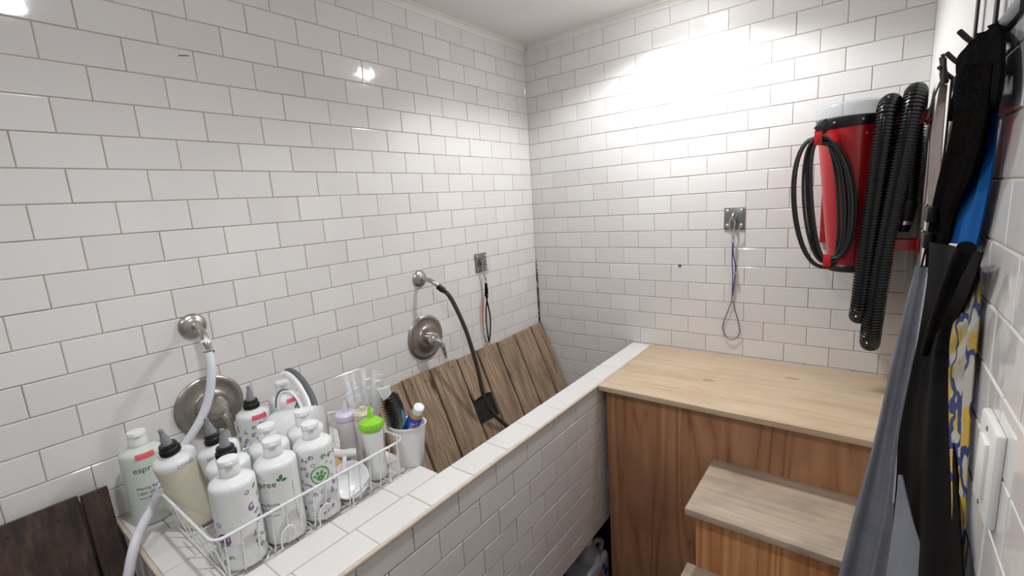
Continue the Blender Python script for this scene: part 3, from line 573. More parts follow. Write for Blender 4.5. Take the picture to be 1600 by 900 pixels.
bw = [((1.588, -1.02, 1.822), (1.597, -1.18, 1.818)), ((1.579, -1.03, 1.808), (1.590, -1.29, 1.786)), ((1.577, -1.05, 1.784), (1.588, -1.33, 1.752)), ((1.577, -1.10, 1.756), (1.587, -1.345, 1.722)), ((1.577, -1.15, 1.730), (1.588, -1.33, 1.700)), ((1.581, -1.20, 1.712), (1.592, -1.28, 1.690))]
cloth(mb, bw, 30, 8, .0055, 3.3, .9, .006, bulge=.002); mb.build('bunched_top', M['nylon_matte'], t)
mb = MB()
cloth(mb, [((1.580, -1.06, 1.806), (1.589, -1.13, 1.800)), ((1.573, -1.10, 1.784), (1.582, -1.20, 1.768)), ((1.570, -1.16, 1.757), (1.580, -1.27, 1.738)), ((1.572, -1.23, 1.733), (1.583, -1.32, 1.718)), ((1.580, -1.29, 1.716), (1.590, -1.34, 1.712))], 14, 8, .004, 1.6, .4, .005); mb.build('twisted_fold', M['nylon_matte'], t)
mb = MB(); cloth(mb, [((1.582, -1.04, 1.800), (1.589, -1.09, 1.808)), ((1.576, -1.05, 1.760), (1.583, -1.13, 1.770)), ((1.574, -1.09, 1.725), (1.582, -1.17, 1.735)), ((1.578, -1.15, 1.700), (1.586, -1.21, 1.712))], 12, 8, .004, 1.4, 2.4, .005); mb.build('twisted_fold', M['nylon_matte'], t)
mb = MB(); mb.box(1.570, 1.576, -1.195, -1.165, 1.742, 1.748, .001); mb.build('metal_bar', M['chrome'], t)
for z, y in ((1.556, -.985), (1.508, -.962)):
    mb = MB(); mb.box(1.558, 1.572, y-.05, y+.005, z-.016, z+.012, .003); mb.build('buckle', M['black_plastic'], t)
    mb = MB(); mb.box(1.5555, 1.560, y-.04, y, z+.013, z+.0165, .001); mb.build('metal_bar', M['chrome'], t)
o = MB(); cloth(o, R_['blue'], 12, 8, .003, 1.4, .2, .003); tag(o.build('blue_strap', M['blue_cloth']), 'bright blue cloth strap hanging behind the black webbing', 'strap')
t = thing('leash_loop', 'taupe leash loop hanging nearest the room corner on the hook rack', 'leash', (1.588, -.71, 1.80))
mb = MB(); cloth(mb, R_['grey'], 8, 8, .003, .8, .3, .003); mb.build('strap', M['taupe'], t)
mb = MB()
for i in range(7): mb.tube([(1.588+.002*(i % 3), -.705-.006*i, 1.812), (1.583-.003*(i % 2), -.71-.008*i, 1.838 + .010*((i*3) % 4))], .0035, 6)
mb.tube(cat([(1.584, -.70, 1.82), (1.578, -.64, 1.79), (1.574, -.58, 1.755)], 5), .002, 6); mb.build('metal_clip', M['black_void'], t)
o = MB(); cloth(o, R_['slate'], 22, 8, .009, 1.3, .6, .003, out=Vector((-.3, -.95, 0)), taper=(.4, 1.5)); t = thing('apron', 'slate grey apron hanging from the hook rack, nearer the back wall', 'apron', (1.58, -.82, 1.42), group='aprons on the hook rack'); o.build('cloth_panel', M['slate'], t)
mb = MB(); mb.tube(cat([(1.584, -.835, 1.42), (1.578, -.86, 1.33), (1.571, -.88, 1.205), (1.559, -.905, 1.06), (1.556, -.93, .93)], 6), .0055, 8, flat=.6); mb.build('fold_highlight', M['slate_highlight'], t)  # pale strip painting a highlight along the fold of the apron
mb = MB(); mb.tube(cat([(1.574, -.80, 1.428), (1.583, -.80, 1.52), (1.590, -.83, 1.65), (1.590, -.845, 1.80)], 6), .005, 8, flat=.4); mb.build('neck_strap', M['nylon'], t)
t = thing('apron', 'black nylon apron with rolled top hanging from the hook rack', 'apron', (1.58, -1.15, 1.51), group='aprons on the hook rack')
o = MB(); cloth(o, R_['black'], 22, 8, .007, 1.1, 2.2, .003, taper=(.5, 1.3)); o.build('cloth_panel', M['nylon'], t)
o = MB(); cloth(o, R_['lining'], 10, 8, .002, .6, .2, .002); o.build('grey_lining', M['slate'], t)
mb = MB(); mb.tube(cat([(1.577, -1.335, 1.531), (1.573, -1.30, 1.50), (1.570, -1.25, 1.45), (1.567, -1.19, 1.39), (1.565, -1.13, 1.33)], 6), [.0095]*7+[.0085]*6+[.0075]*6+[.006]*6, 14, flat=1); mb.build('rolled_sleeve', M['nylon'], t)
o = MB(); cloth(o, R_['floral'], 12, 8, .003, 1.3, .5, .002); tag(o.build('apron', M['floral']), 'yellow and white floral apron with navy stems, against the right wall', 'apron', 'aprons on the hook rack')

# light switch
sw = thing('light_switch', 'white rocker light switch plate on the tiled right wall', 'light switch', (RX, -1.42, 1.288))
mb = MB(); mb.box(RX-.009, RX+.0003, -1.462, -1.378, 1.232, 1.345, .004); mb.build('plate', M['switch'], sw)
mb = MB(); mb.box(RX-.0125, RX-.008, -1.438, -1.402, 1.255, 1.322, .0015); mb.build('rocker', M['switch'], sw)
for z in (1.2425, 1.3345):
    mb = MB(); mb.tube([(RX-.0085, -1.42, z), (RX-.0100, -1.42, z)], .003, 10); mb.build('screw', M['zinc'], sw)

# jug on the floor under the bath
jg = thing('plastic_jug', 'grey translucent plastic jug on the floor between bath and steps', 'jug', (.600, -.60, FZ))
mb = MB(); mb.box(.535, .665, -.70, -.52, FZ, .125, .024, seg=4); mb.build('jug_body', M['jug'], jg)
mb = MB(); mb.tube([(.600, -.60, .110), (.600, -.60, .135), (.600, -.60, .158), (.600, -.60, .176), (.600, -.60, .190)], [.062, .056, .036, .021, .020], 24); mb.build('shoulder', M['jug'], jg)
mb = MB(); mb.lathe([(.021, .184), (.023, .187), (.023, .206), (.019, .209), (0, .209)], 20, Matrix.Translation((.600, -.60, 0))); mb.build('cap', M['white_plastic'], jg)
mb = MB(); mb.tube(cat([(.628, -.545, .115), (.632, -.532, .155), (.622, -.558, .176), (.612, -.580, .160)], 5), .011, 10); mb.build('handle', M['jug'], jg)
for (y, z, r, mt) in ((-.665, .075, .012, 'blue_label'), (-.62, .070, .020, 'orange'), (-.585, .085, .013, 'blue_label'), (-.64, .038, .022, 'p_leaf'), (-.60, .030, .018, 'amber'), (-.565, .050, .016, 'blue_label')):
    mb = MB(); mb.tube([(.6648, y, z), (.6662, y, z)], r, 16); mb.build('label_mark', M[mt], jg)

# ------------------------------------------------------------------ flat prints wrapped on bottles
_fc = {}
def text_mesh(s, size):
    if (s, size) in _fc: return _fc[(s, size)]
    c = bpy.data.curves.new('t', 'FONT'); c.body = s; c.size = size; c.align_x = 'CENTER'; c.resolution_u = 2
    o = bpy.data.objects.new('t', c); COL.objects.link(o); dg = bpy.context.evaluated_depsgraph_get()
    me = o.evaluated_get(dg).to_mesh(); r = ([(v.co.x, v.co.y) for v in me.vertices], [tuple(p.vertices) for p in me.polygons])
    o.evaluated_get(dg).to_mesh_clear(); bpy.data.objects.remove(o); bpy.data.curves.remove(c)
    _fc[(s, size)] = r; return r
def ring2(cx, cy, rx, ry, w, n=14, rot=0, arc=2*PI, a0=0):
    vs = []; fs = []; cl = abs(arc-2*PI) < 1e-6; m_ = n if cl else n+1
    for i in range(m_):
        a = a0 + arc*i/n
        for k in (1, -1):
            x, y = (rx+k*w/2)*math.cos(a), (ry+k*w/2)*math.sin(a); vs.append((cx+x*math.cos(rot)-y*math.sin(rot), cy+x*math.sin(rot)+y*math.cos(rot)))
    for i in range(n): j = (i+1) % m_; fs.append((2*i, 2*i+1, 2*j+1, 2*j))
    return vs, fs
def disc2(cx, cy, rx, ry, n=14, rot=0):
    vs = [(cx+rx*math.cos(2*PI*i/n)*math.cos(rot)-ry*math.sin(2*PI*i/n)*math.sin(rot), cy+rx*math.cos(2*PI*i/n)*math.sin(rot)+ry*math.sin(2*PI*i/n)*math.cos(rot)) for i in range(n)]
    return vs, [tuple(range(n))]
def bar2(cx, cy, w, h, rot=0):
    c, s = math.cos(rot), math.sin(rot)
    return [(cx+x*c-y*s, cy+x*s+y*c) for x, y in ((-w/2, -h/2), (w/2, -h/2), (w/2, h/2), (-w/2, h/2))], [(0, 1, 2, 3)]
def leaf2(cx, cy, L, rot):
    vs = []; n = 8
    for i in range(n+1): t = i/n; vs.append((t*L, .32*L*math.sin(PI*t)))
    for i in range(n-1, 0, -1): t = i/n; vs.append((t*L, -.22*L*math.sin(PI*t)))
    c, s = math.cos(rot), math.sin(rot)
    return [(cx+x*c-y*s, cy+x*s+y*c) for x, y in vs], [tuple(range(len(vs)))]
def shift(shape, dx, dy): return [(x+dx, y+dy) for x, y in shape[0]], shape[1]
def doodle(kind, cx, cy, s, rot):
    if kind == 0: return [ring2(cx, cy, s*.5, s*.4, s*.14, rot=rot)]
    if kind == 1:  # bone
        c, q = math.cos(rot)*s*.45, math.sin(rot)*s*.45; px, py = -math.sin(rot)*s*.2, math.cos(rot)*s*.2
        return [bar2(cx, cy, s*.7, s*.1, rot), ring2(cx+c+px, cy+q+py, s*.18, s*.18, s*.1, 8), ring2(cx+c-px, cy+q-py, s*.18, s*.18, s*.1, 8), ring2(cx-c+px, cy-q+py, s*.18, s*.18, s*.1, 8), ring2(cx-c-px, cy-q-py, s*.18, s*.18, s*.1, 8)]
    if kind == 2:  # comb
        out = [bar2(cx, cy, s*1.3, s*.22, rot)]
        for i in range(6):
            d = (i-2.5)*s*.22; out.append(bar2(cx+d*math.cos(rot)+s*.28*math.sin(rot), cy+d*math.sin(rot)-s*.28*math.cos(rot), s*.08, s*.4, rot))
        return out
    if kind == 3:  # spray bottle / dryer
        return [bar2(cx, cy, s*.42, s*.75, rot), bar2(cx+s*.1, cy+s*.5, s*.6, s*.22, rot), bar2(cx-s*.3, cy+s*.35, s*.12, s*.4, rot+.5)]
    if kind == 4:  # scissors
        return [ring2(cx-s*.2, cy-s*.4, s*.2, s*.2, s*.1, 8), ring2(cx+s*.2, cy-s*.4, s*.2, s*.2, s*.1, 8), bar2(cx-s*.06, cy+s*.12, s*.1, s*.9, .3), bar2(cx+s*.06, cy+s*.12, s*.1, s*.9, -.3)]
    if kind == 5:  # spiral swirl
        return [ring2(cx, cy, s*.5, s*.42, s*.2, 12, rot, 4.6), ring2(cx, cy, s*.24, s*.2, s*.14, 10, rot+2, 4.2)]
    return [bar2(cx, cy, s*.3, s*.8, rot), ring2(cx, cy, s*.34, s*.5, s*.08, 12, rot)]
def wrap(mb, shapes, r, ang, z, lift=.0004):
    for vs, fs in shapes:
        out = []
        for (u, v) in vs: a = ang + u/r; out.append(((r+lift)*math.cos(a), (r+lift)*math.sin(a), z+v))
        mb.add(out, fs)
def prints(root, name, mat, shapes, r, ang, z, lift=.0004):
    mb = MB(); wrap(mb, shapes, r, ang, z, lift); me = mb.build(name, mat, root, local=True, smooth=False); return me
def scatter_doodles(r, n, z0, z1, a0, a1, seed, size=.0135):
    rd = random.Random(seed); P = []; G_ = []; tries = 0; put = []
    while len(put) < n and tries < 4000:
        tries += 1; u = rd.uniform(a0*r, a1*r); v = rd.uniform(z0, z1); s = size*rd.uniform(.7, 1.25)
        if any((u-x)**2 + (v-y)**2 < ((s+q)*.72)**2 for x, y, q in put): continue
        put.append((u, v, s)); k = rd.choice([0, 0, 1, 2, 3, 4, 5, 5, 6]); (G_ if rd.random() < .33 else P).extend(doodle(k if k else 0, u, v, s*(.7 if k == 0 else 1), rd.uniform(-1, 1)))
    return P, G_

# ------------------------------------------------------------------ bottles on the ledge
BR = .044; BH = .176    # body radius, straight height
def bottle_body(mb, r=BR, h=BH, split=None):
    P_ = [(0, .002), (r*.86, 0), (r*.97, .003), (r, .010), (r, .03), (r, h*.5), (r, h-.003), (r*.99, h+.004), (r*.95, h+.009), (r*.82, h+.0135), (r*.6, h+.0165), (.0205, h+.0185), (.0185, h+.021), (.0185, h+.030)]
    if split: k = 6; mb.lathe(P_[:k+1], 48, mi=1); mb.lathe(P_[k:], 48)
    else: mb.lathe(P_, 48)
def bottle(name, label, x, y, z, cap_kind, mat, lean=(0, 0), yaw=0):
    """lean = (towards +x, towards +y) in radians; local +x of prints faces the camera"""
    ang = math.atan2(CX.y - y, CX.x - x) + yaw
    t = thing(name, label, 'bottle', (x, y, z), group='plastic bottles on the ledge')
    t.rotation_euler = (Matrix.Rotation(lean[0], 3, 'Y') @ Matrix.Rotation(-lean[1], 3, 'X') @ Matrix.Rotation(ang, 3, 'Z')).to_euler()
    mb = MB(); bottle_body(mb, split=isinstance(mat, list)); mb.build('body', mat, t, local=True, sharp=50)
    h = BH + .0235
    if cap_kind == 'flip':
        mb = MB(); mb.lathe([(.0185, h), (.0195, h+.001), (.0195, h+.019), (.0185, h+.021), (.0185, h+.0222), (.0198, h+.0235), (.0198, h+.031), (.0185, h+.034), (0, h+.035)], 32)
        mb.box(.017, .0225, -.006, .006, h+.0235, h+.030, .001); c = mb.build('flip_cap', M['white_plastic'], t, local=True)
    else:
        mb = MB(); vs = []; n = 48
        mb.lathe([(.0185, h-.002), (.0205, h), (.0205, h+.010), (.0195, h+.013), (.0185, h+.014), (.0185, h+.020), (.017, h+.023), (0, h+.024)], 32)
        for i in range(24): a = 2*PI*i/24; mb.box(.0198, .0212, -.001, .001, h+.0005, h+.011, 0, M=Matrix.Rotation(a, 4, 'Z'))
        c = mb.build('twist_cap', M['black_plastic'], t, local=True)
        mb = MB(); mb.lathe([(.0115, h+.022), (.0110, h+.026), (.0085, h+.038), (.0055, h+.050), (.0045, h+.056), (.0052, h+.058), (.0050, h+.063), (.002, h+.065), (0, h+.065)], 20); mb.build('nozzle_tip', M['tip'], c, local=True)
    return t
LZ = TZ + .0005; CZ0 = TZ + .0107    # ledge top, caddy floor
def espree_print(t, du=0, name_z=.142, lines=True, leafx=.036):
    r = BR
    prints(t, 'brand_lettering', M['p_dark'], [shift(text_mesh('espree', .021), 0, 0)], r, du, name_z)
    prints(t, 'leaf_mark', M['p_green'], [leaf2(leafx, .012, .014, 1.3), leaf2(leafx+.001, .010, .013, .1), leaf2(leafx-.001, .010, .010, 2.2)], r, du, name_z)
    prints(t, 'thin_rule', M['p_green'], [bar2(.012, -.010, .02, .0012)], r, du, name_z)
    if lines:
        for s_, z_, d_ in (('Mixing Bottle', .0105, -.045), ('1-800-328-1317', .0092, -.058), ('www.espree.com', .0075, -.069)): prints(t, 'small_lettering', M['p_dark'], [shift(text_mesh(s_, z_), 0, d_)], r, du, name_z)
        sh = []
        for k in range(5): sh.append(bar2(-.002*(k % 2), -.096 - .0075*k*.6, .045 - .004*(k % 3), .0009))
        prints(t, 'fine_lines', M['p_dark'], sh, r, du, name_z)
def tape_strip(t, ang, w=.030, z=.203):
    mb = MB(); n = 10; vs = []; fs = []
    prof = [(BR*1.0+.0010, BH-.002), (BR*.985+.0014, BH+.0055), (BR*.93+.0014, BH+.0108)]
    for i in range(n+1):
        a = ang + w/BR*(i/n-.5)*1.3
        for rr, zz in prof: vs.append((rr*math.cos(a), rr*math.sin(a), zz + .001))
    for i in range(n):
        for k in range(2): fs.append((i*3+k, i*3+k+1, i*3+k+4, i*3+k+3))
    mb.add(vs, fs); mb.build('red_tape', M['tape'], t, local=True)
def purple_set(t, seed, n=34, a0=-1.5, a1=1.5, z0=.02, z1=.162, avoid=None):
    P, Gs = scatter_doodles(BR, n, z0, z1, a0, a1, seed)
    if avoid:
        f = lambda S_: [s for s in S_ if not any((x-avoid[0])**2+(y-avoid[1])**2 < avoid[2]**2 for x, y in s[0])]
        P, Gs = f(P), f(Gs)
    prints(t, 'purple_print', M['p_purple'], P, BR, 0, 0); prints(t, 'green_print', M['p_leaf'], Gs, BR, 0, 0)

b = bottle('shampoo_bottle', 'greenish bottle with white cap and red tape, outside the caddy at the ledge corner', .072, -1.868, LZ, 'flip', M['bottle_green'])
espree_print(b, .12); tape_strip(b, .15)
b = bottle('shampoo_bottle', 'cream-coloured bottle with black nozzle cap leaning against the left end of the caddy', .206, -1.802, CZ0+.003, 'twist', [M['bottle'], M['bottle_cream']], lean=(.07, -.20))
prints(b, 'marker_lettering', M['p_grey'], [shift(text_mesh('COND', .012), 0, 0)], BR*1.0, .45, BH-.004, .0006)
b = bottle('shampoo_bottle', 'bottle with black nozzle cap and white lettered sticker on its shoulder, behind the row', .290, -1.740, CZ0+.002, 'twist', M['bottle'], lean=(-.14, -.12))
mb = MB(); n = 12; vs = []; fs = []
for i in range(n+1):
    a = -.62 + 1.24*i/n
    for rr, zz in ((BR*1.0+.0010, BH-.003), (BR*.985+.0014, BH+.0062)): vs.append((rr*math.cos(a), rr*math.sin(a), zz+.001))
for i in range(n): fs.append((2*i, 2*i+1, 2*i+3, 2*i+2))
mb.add(vs, fs); lb = mb.build('white_sticker', M['wlabel'], b, local=True)
mb = MB(); wrap(mb, [shift(text_mesh('OSHAMPOO', .0088), 0, 0)], BR*1.0, 0, BH-.002, .0020); mb.build('sticker_lettering', M['ink'], lb, local=True, smooth=False)
espree_print(b, .55, .142, lines=False)
b = bottle('shampoo_bottle', 'purple printed bottle with black nozzle cap directly behind the front left bottle', .362, -1.777, CZ0, 'twist', M['bottle']); purple_set(b, 11)
b = bottle('shampoo_bottle', 'white-capped bottle with purple text lines, front left in the caddy', .450, -1.804, CZ0, 'flip', M['bottle'])
sh = [bar2(0, .152-.0062*k, .055 - .004*(k == 3), .0011) for k in range(4)] + [bar2(0, .118, .052, .0008)]
prints(b, 'purple_lines', M['p_purple'], sh, BR, -.35, 0)
P, Gs = scatter_doodles(BR, 16, .03, .175, .45, 1.5, 21); P2, G2 = scatter_doodles(BR, 12, .02, .115, -1.5, -.55, 22)
prints(b, 'purple_print', M['p_purple'], P+P2+[ring2(-.8*BR, .075, .013, .013, .003), disc2(-.8*BR, .075, .008, .009)], BR, 0, 0); prints(b, 'green_print', M['p_leaf'], Gs+G2, BR, 0, 0)
b = bottle('shampoo_bottle', 'white-capped bottle with green leaf print, middle of the front row in the caddy', .450, -1.714, CZ0, 'flip', M['bottle'])
espree_print(b, -.75, .142, leafx=.037)
prints(b, 'side_marks', M['p_grey'], [bar2(.55*BR, .14 - .008*k, .0014, .005) for k in range(12)] + [bar2(-.1*BR, .020 + .006*k, .05, .0009) for k in range(3)], BR, .1, 0)
b = bottle('shampoo_bottle', 'white-capped bottle with green paw badge and purple doodles, right of the front row', .450, -1.624, CZ0, 'flip', M['bottle'])
purple_set(b, 33, 44, -1.5, 1.5, .018, .166, avoid=(.006, .118, .024))
pw = [ring2(.006, .118, .0205, .0205, .0024, 28)]
prints(b, 'paw_badge_fill', M['p_lime'], [disc2(.006, .118, .0195, .0195, 28)], BR, 0, 0, .0003)
pw += [disc2(.006, .1115, .0085, .0068, 16), disc2(-.0055, .1165, .0030, .0042, 10, .4), disc2(.001, .124, .0032, .0046, 10, .1), disc2(.0095, .1245, .0032, .0046, 10, -.1), disc2(.0165, .118, .0030, .0042, 10, -.4)]
prints(b, 'paw_badge', M['p_leaf'], pw, BR, 0, 0, .0006)
b = bottle('shampoo_bottle', 'plain white-capped bottle in the second row, behind the green leaf bottle', .363, -1.686, CZ0, 'flip', M['bottle']); espree_print(b, 1.1, .142, lines=False)
b = bottle('shampoo_bottle', 'plain white-capped bottle half hidden behind the paw badge bottle', .363, -1.595, CZ0, 'flip', M['bottle']); espree_print(b, 1.2, .142, lines=False)
b = bottle('shampoo_bottle', 'purple printed bottle with black nozzle cap and red tape, at the back near the wall', .103, -1.612, LZ, 'twist', M['bottle']); purple_set(b, 44, 30); tape_strip(b, .35)
b = bottle('shampoo_bottle', 'white-capped bottle with red tape and green leaf, at the wall behind the pitcher', .072, -1.505, LZ, 'flip', M['bottle']); espree_print(b, -.1, .142, lines=False); tape_strip(b, .55)

# ------------------------------------------------------------------ wire caddy
cy0, cy1, cx0, cx1 = -1.872, -1.400, .162, .505; bz = TZ + .0087; tz = 1.012
cd = thing('wire_caddy', 'white coated wire basket on the tiled ledge, full of bottles', 'basket', ((cx0+cx1)/2, (cy0+cy1)/2, TZ))
def rrect(x0, x1, y0, y1, r, z, n=5):
    out = []
    for cx, cy, a0 in ((x1-r, y1-r, 0), (x0+r, y1-r, PI/2), (x0+r, y0+r, PI), (x1-r, y0+r, 1.5*PI)):
        for i in range(n+1): a = a0 + PI/2*i/n; out.append((cx+r*math.cos(a), cy+r*math.sin(a), z(cx+r*math.cos(a), cy+r*math.sin(a)) if callable(z) else z))
    return out
mb = MB(); mb.tube(rrect(cx0, cx1, cy0, cy1, .022, tz), .0033, 10, closed=True); mb.build('top_rim', M['white_plastic'], cd)
mb = MB()
ux0, ux1 = cx0+.014, cx1-.012
for i in range(15):
    y = cy0 + .020 + (cy1-cy0-.04)*i/14
    mb.tube(cat([(cx0+.001, y, tz), (cx0+.010, y, tz-.05), (ux0, y, bz+.012), (ux0+.010, y, bz), (ux0+.03, y, bz)], 4), .0016, 6); mb.tube([(ux0+.03, y, bz), (ux1-.03, y, bz)], .0016, 6)
    mb.tube(cat([(ux1-.03, y, bz), (ux1-.010, y, bz), (ux1, y, bz+.012), (cx1-.007, y, tz-.05), (cx1-.001, y, tz)], 4), .0016, 6)
mb.build('cross_wires', M['white_plastic'], cd)
mb = MB(); uy0, uy1 = cy0+.012, cy1-.012
for i in range(6):
    x = ux0 + .02 + (ux1-ux0-.04)*i/5
    mb.tube(cat([(x, cy0+.001, tz), (x, cy0+.012, tz-.05), (x, uy0+.010, bz+.008), (x, uy0+.018, bz-.003), (x, uy0+.034, bz-.003)], 4), .0016, 6); mb.tube([(x, uy0+.034, bz-.003), (x, uy1-.03, bz-.003)], .0016, 6)
    mb.tube(cat([(x, uy1-.03, bz-.003), (x, uy1-.010, bz-.003), (x, uy1, bz+.008), (x, cy1-.006, tz-.05), (x, cy1-.001, tz)], 4), .0016, 6)
mb.build('long_wires', M['white_plastic'], cd)
for y in (cy0+.09, cy0+.19, cy1-.16, cy1-.05):
    for x in (ux1-.012, ux0+.012):
        mb = MB(); mb.tube(cat([(x-.012, y-.010, bz), (x-.004, y-.004, TZ+.0022), (x, y, TZ+.0018), (x+.002, y+.006, TZ+.0022), (x-.006, y+.014, bz)], 5), .0017, 6); mb.build('foot', M['white_plastic'], cd)
for y in (cy0+.125, cy0+.215, cy0+.305):
    mb = MB(); x = ux1+.003; mb.tube(cat([(x, y, bz+.002), (x+.002, y, bz+.028), (x+.003, y+.006, bz+.042), (x+.003, y+.020, bz+.048), (x+.003, y+.030, bz+.040), (x+.003, y+.030, bz+.030)], 5), .0017, 6); mb.build('curl_hook', M['white_plastic'], cd)

# ------------------------------------------------------------------ other things in and behind the caddy
pt = thing('plastic_pitcher', 'white plastic pitcher lying on its side, grey-edged loop handle upwards, behind the bottles', 'pitcher', (.265, -1.575, 1.03))
PD = Vector((.79, .61, 0)).normalized()
PM = Matrix.Translation((.210, -1.550, 1.008)) @ PD.to_track_quat('Z', 'Y').to_matrix().to_4x4()
mb = MB(); mb.lathe([(0, -.067), (.062, -.067), (.070, -.063), (.074, -.055), (.081, .02), (.084, .050), (.085, .057), (.082, .063), (.070, .0665), (.0, .067)], 48, PM); mb.build('body', M['white_plastic'], pt)
hh = [(0.236, -1.508, 1.078), (0.214, -1.502, 1.104), (0.182, -1.502, 1.138), (0.152, -1.508, 1.164), (0.132, -1.516, 1.173), (0.122, -1.523, 1.169)]
mb = MB(); mb.tube(cat(hh, 6), [.011]*12+[.012]*12+[.010]*7, 12, flat=.75); hd = mb.build('handle', M['white_plastic'], pt)
off = Vector((.005, .009, .005)); mb = MB(); mb.tube([Vector(p)+off for p in cat(hh, 6)], .0095, 10, flat=.8); mb.build('grey_grip', M['grey_rubber'], hd)
h2 = [(0.222, -1.528, 1.084), (0.204, -1.528, 1.112), (0.182, -1.536, 1.132), (0.166, -1.55, 1.132), (0.164, -1.562, 1.115), (0.168, -1.568, 1.09)]
mb = MB(); mb.tube(cat(h2, 6), .0042, 10); lp = mb.build('inner_loop', M['white_plastic'], pt)
mb = MB(); mb.tube([Vector(p)+Vector((-.005, -.002, .003)) for p in cat(h2, 6)], .0036, 8); mb.build('grey_grip', M['grey_rubber'], lp)

def squeeze(label, x, y, z, body, cap, r, h, tip, capname, onion=False):
    t = thing('squeeze_bottle', label, 'squeeze bottle', (x, y, z), group='squeeze bottles in the caddy')
    Mx = Matrix.Translation((x, y, z)); mb = MB()
    mb.lathe([(0, .002), (r*.92, 0), (r, .006), (r*.97, h*.25), (r*.86, h*.5), (r*.93, h*.75), (r, h*.93), (r*.98, h*.97), (r*.8, h)], 36, Mx); mb.build('body', M[body], t)
    mb = MB()
    if onion: prof = [(r*.9, h-.003), (r*1.06, h+.002), (r*1.12, h+.010), (r*1.05, h+.020), (r*.7, h+.027), (r*.36, h+.032), (r*.24, h+.042), (r*.18, h+.058), (r*.12, h+tip), (0, h+tip+.002)]
    else: prof = [(r*.9, h-.003), (r*1.02, h), (r*1.02, h+.014), (r*.9, h+.018), (r*.35, h+.020), (r*.28, h+.03), (r*.10, h+tip), (0, h+tip+.001)]
    mb.lathe(prof, 32, Mx)
    if onion:
        for i in range(16): a = 2*PI*i/16; mb.sphere((x+r*1.1*math.cos(a), y+r*1.1*math.sin(a), z+h+.010), .0028, 8, sc=(1, 1, 2.6))
    mb.build(capname, M[cap], t); return t
squeeze('clear squeeze bottle with pale lavender cone cap, near the wall end of the caddy', .318, -1.452, CZ0, 'bottle_pink', 'lavender', .030, .140, .052, 'cone_cap')
squeeze('clear squeeze bottle with rounded beige cap, between lavender and lime caps', .368, -1.428, CZ0, 'bottle_pink', 'beige', .0285, .146, .028, 'round_cap')
squeeze('clear squeeze bottle with lime green pointed cap at the right end of the caddy', .438, -1.452, CZ0, 'bottle', 'lime', .029, .140, .062, 'lime_cap', True)
# wrapped brushes in a clear tumbler
tb = thing('clear_tumbler', 'clear plastic tumbler holding film-wrapped white brushes, behind the squeeze bottles', 'tumbler', (.300, -1.372, LZ))
mb = MB(); mb.lathe([(0, .002), (.030, 0), (.031, .003), (.040, .118), (.0415, .120), (.0395, .119), (.029, .004), (0, .004)], 32, Matrix.Translation((.300, -1.380, LZ))); mb.build('tumbler_wall', M['wrap'], tb)
rd = random.Random(5)
for i in range(9):
    a = 2*PI*i/9 + .3; bx, by = .300 + .014*math.cos(a), -1.380 + .014*math.sin(a); tx, ty = .300 + .055*math.cos(a) + .0, -1.380 + .045*math.sin(a) + .008; zt = 1.100 + rd.uniform(-.012, .035)
    t = thing('wrapped_brush', 'white disposable brush in clear film standing in the clear tumbler', 'brush', (bx, by, LZ+.006), group='film-wrapped brushes in the tumbler')
    p0, p1 = Vector((bx, by, LZ+.006)), Vector((tx, ty, zt)); d = p1-p0
    mb = MB(); mb.tube([p0, p0+d*.5, p0+d*.72, p0+d*.76, p1-d*.03], [.0045, .0045, .006, .009, .0085], 10, flat=.7); mb.build('brush_stick', M['white_plastic'], t)
    mb = MB(); mb.tube([p0+d*.48, p0+d*.55, p1, p1+d*.05, p1+d*.085], [.007, .0095, .0098, .0095, .010], 8, flat=.45); mb.build('film_wrapper', M['wrap'], t)
# white cup hung at the end, with brush and small bottle
cu = thing('white_cup', 'white tapered plastic cup standing on the ledge at the right end of the caddy', 'cup', (.460, -1.349, LZ)); CM = Matrix.Translation((.460, -1.349, LZ)) @ Matrix.Rotation(math.radians(38), 4, 'Z')
mb = MB(); mb.lathe([(0, .003), (.030, 0), (.032, .003), (.046, .120), (.0495, .121), (.050, .125), (.0485, .127), (.0445, .125), (.030, .006), (0, .005)], 44, CM, sx=1.08, sy=.9); mb.build('cup_body', M['white_plastic'], cu)
mb = MB(); mb.tube(cat([(.430, -1.405, 1.012), (.424, -1.402, 1.030), (.420, -1.390, 1.026), (.419, -1.384, 1.016)], 4), .0055, 8, flat=.5); mb.build('hanging_lip', M['white_plastic'], cu)
br = thing('hair_brush', 'black bristle hair brush with teal handle standing in the white cup', 'hair brush', (.440, -1.360, LZ+.01))
p0, p1 = Vector((.450, -1.350, LZ+.012)), Vector((.432, -1.374, 1.118)); d = (p1-p0).normalized(); nn = (Vector((-.79, -.61, 0))*.5 + Vector((.8, -.6, 0))*.85); nn = (nn - d*nn.dot(d)).normalized(); sd = d.cross(nn)
mb = MB(); mb.tube([p0, p0+d*.07, p0+d*.10, p0+d*.135-nn*.004, p0+d*.15-nn*.004], [.009, .011, .016, .022, .020], 14, flat=.5); mb.build('teal_handle', M['teal'], br)
mb = MB(); mb.tube([p0+d*.10-nn*.005, p0+d*.12-nn*.005, p0+d*.165-nn*.005, p0+d*.195-nn*.005, p0+d*.208-nn*.005], [.014, .022, .025, .019, .008], 20, flat=.35); mb.build('brush_head', M['black_plastic'], br)
mb = MB(); c0 = p0 + d*.150 + nn*.004; mb.tube([c0-d*.055, c0-d*.03, c0, c0+d*.03, c0+d*.052], [.010, .020, .0225, .018, .008], 18, flat=.45); pad = mb.build('cushion_pad', M['black_plastic'], br)
mb = MB()
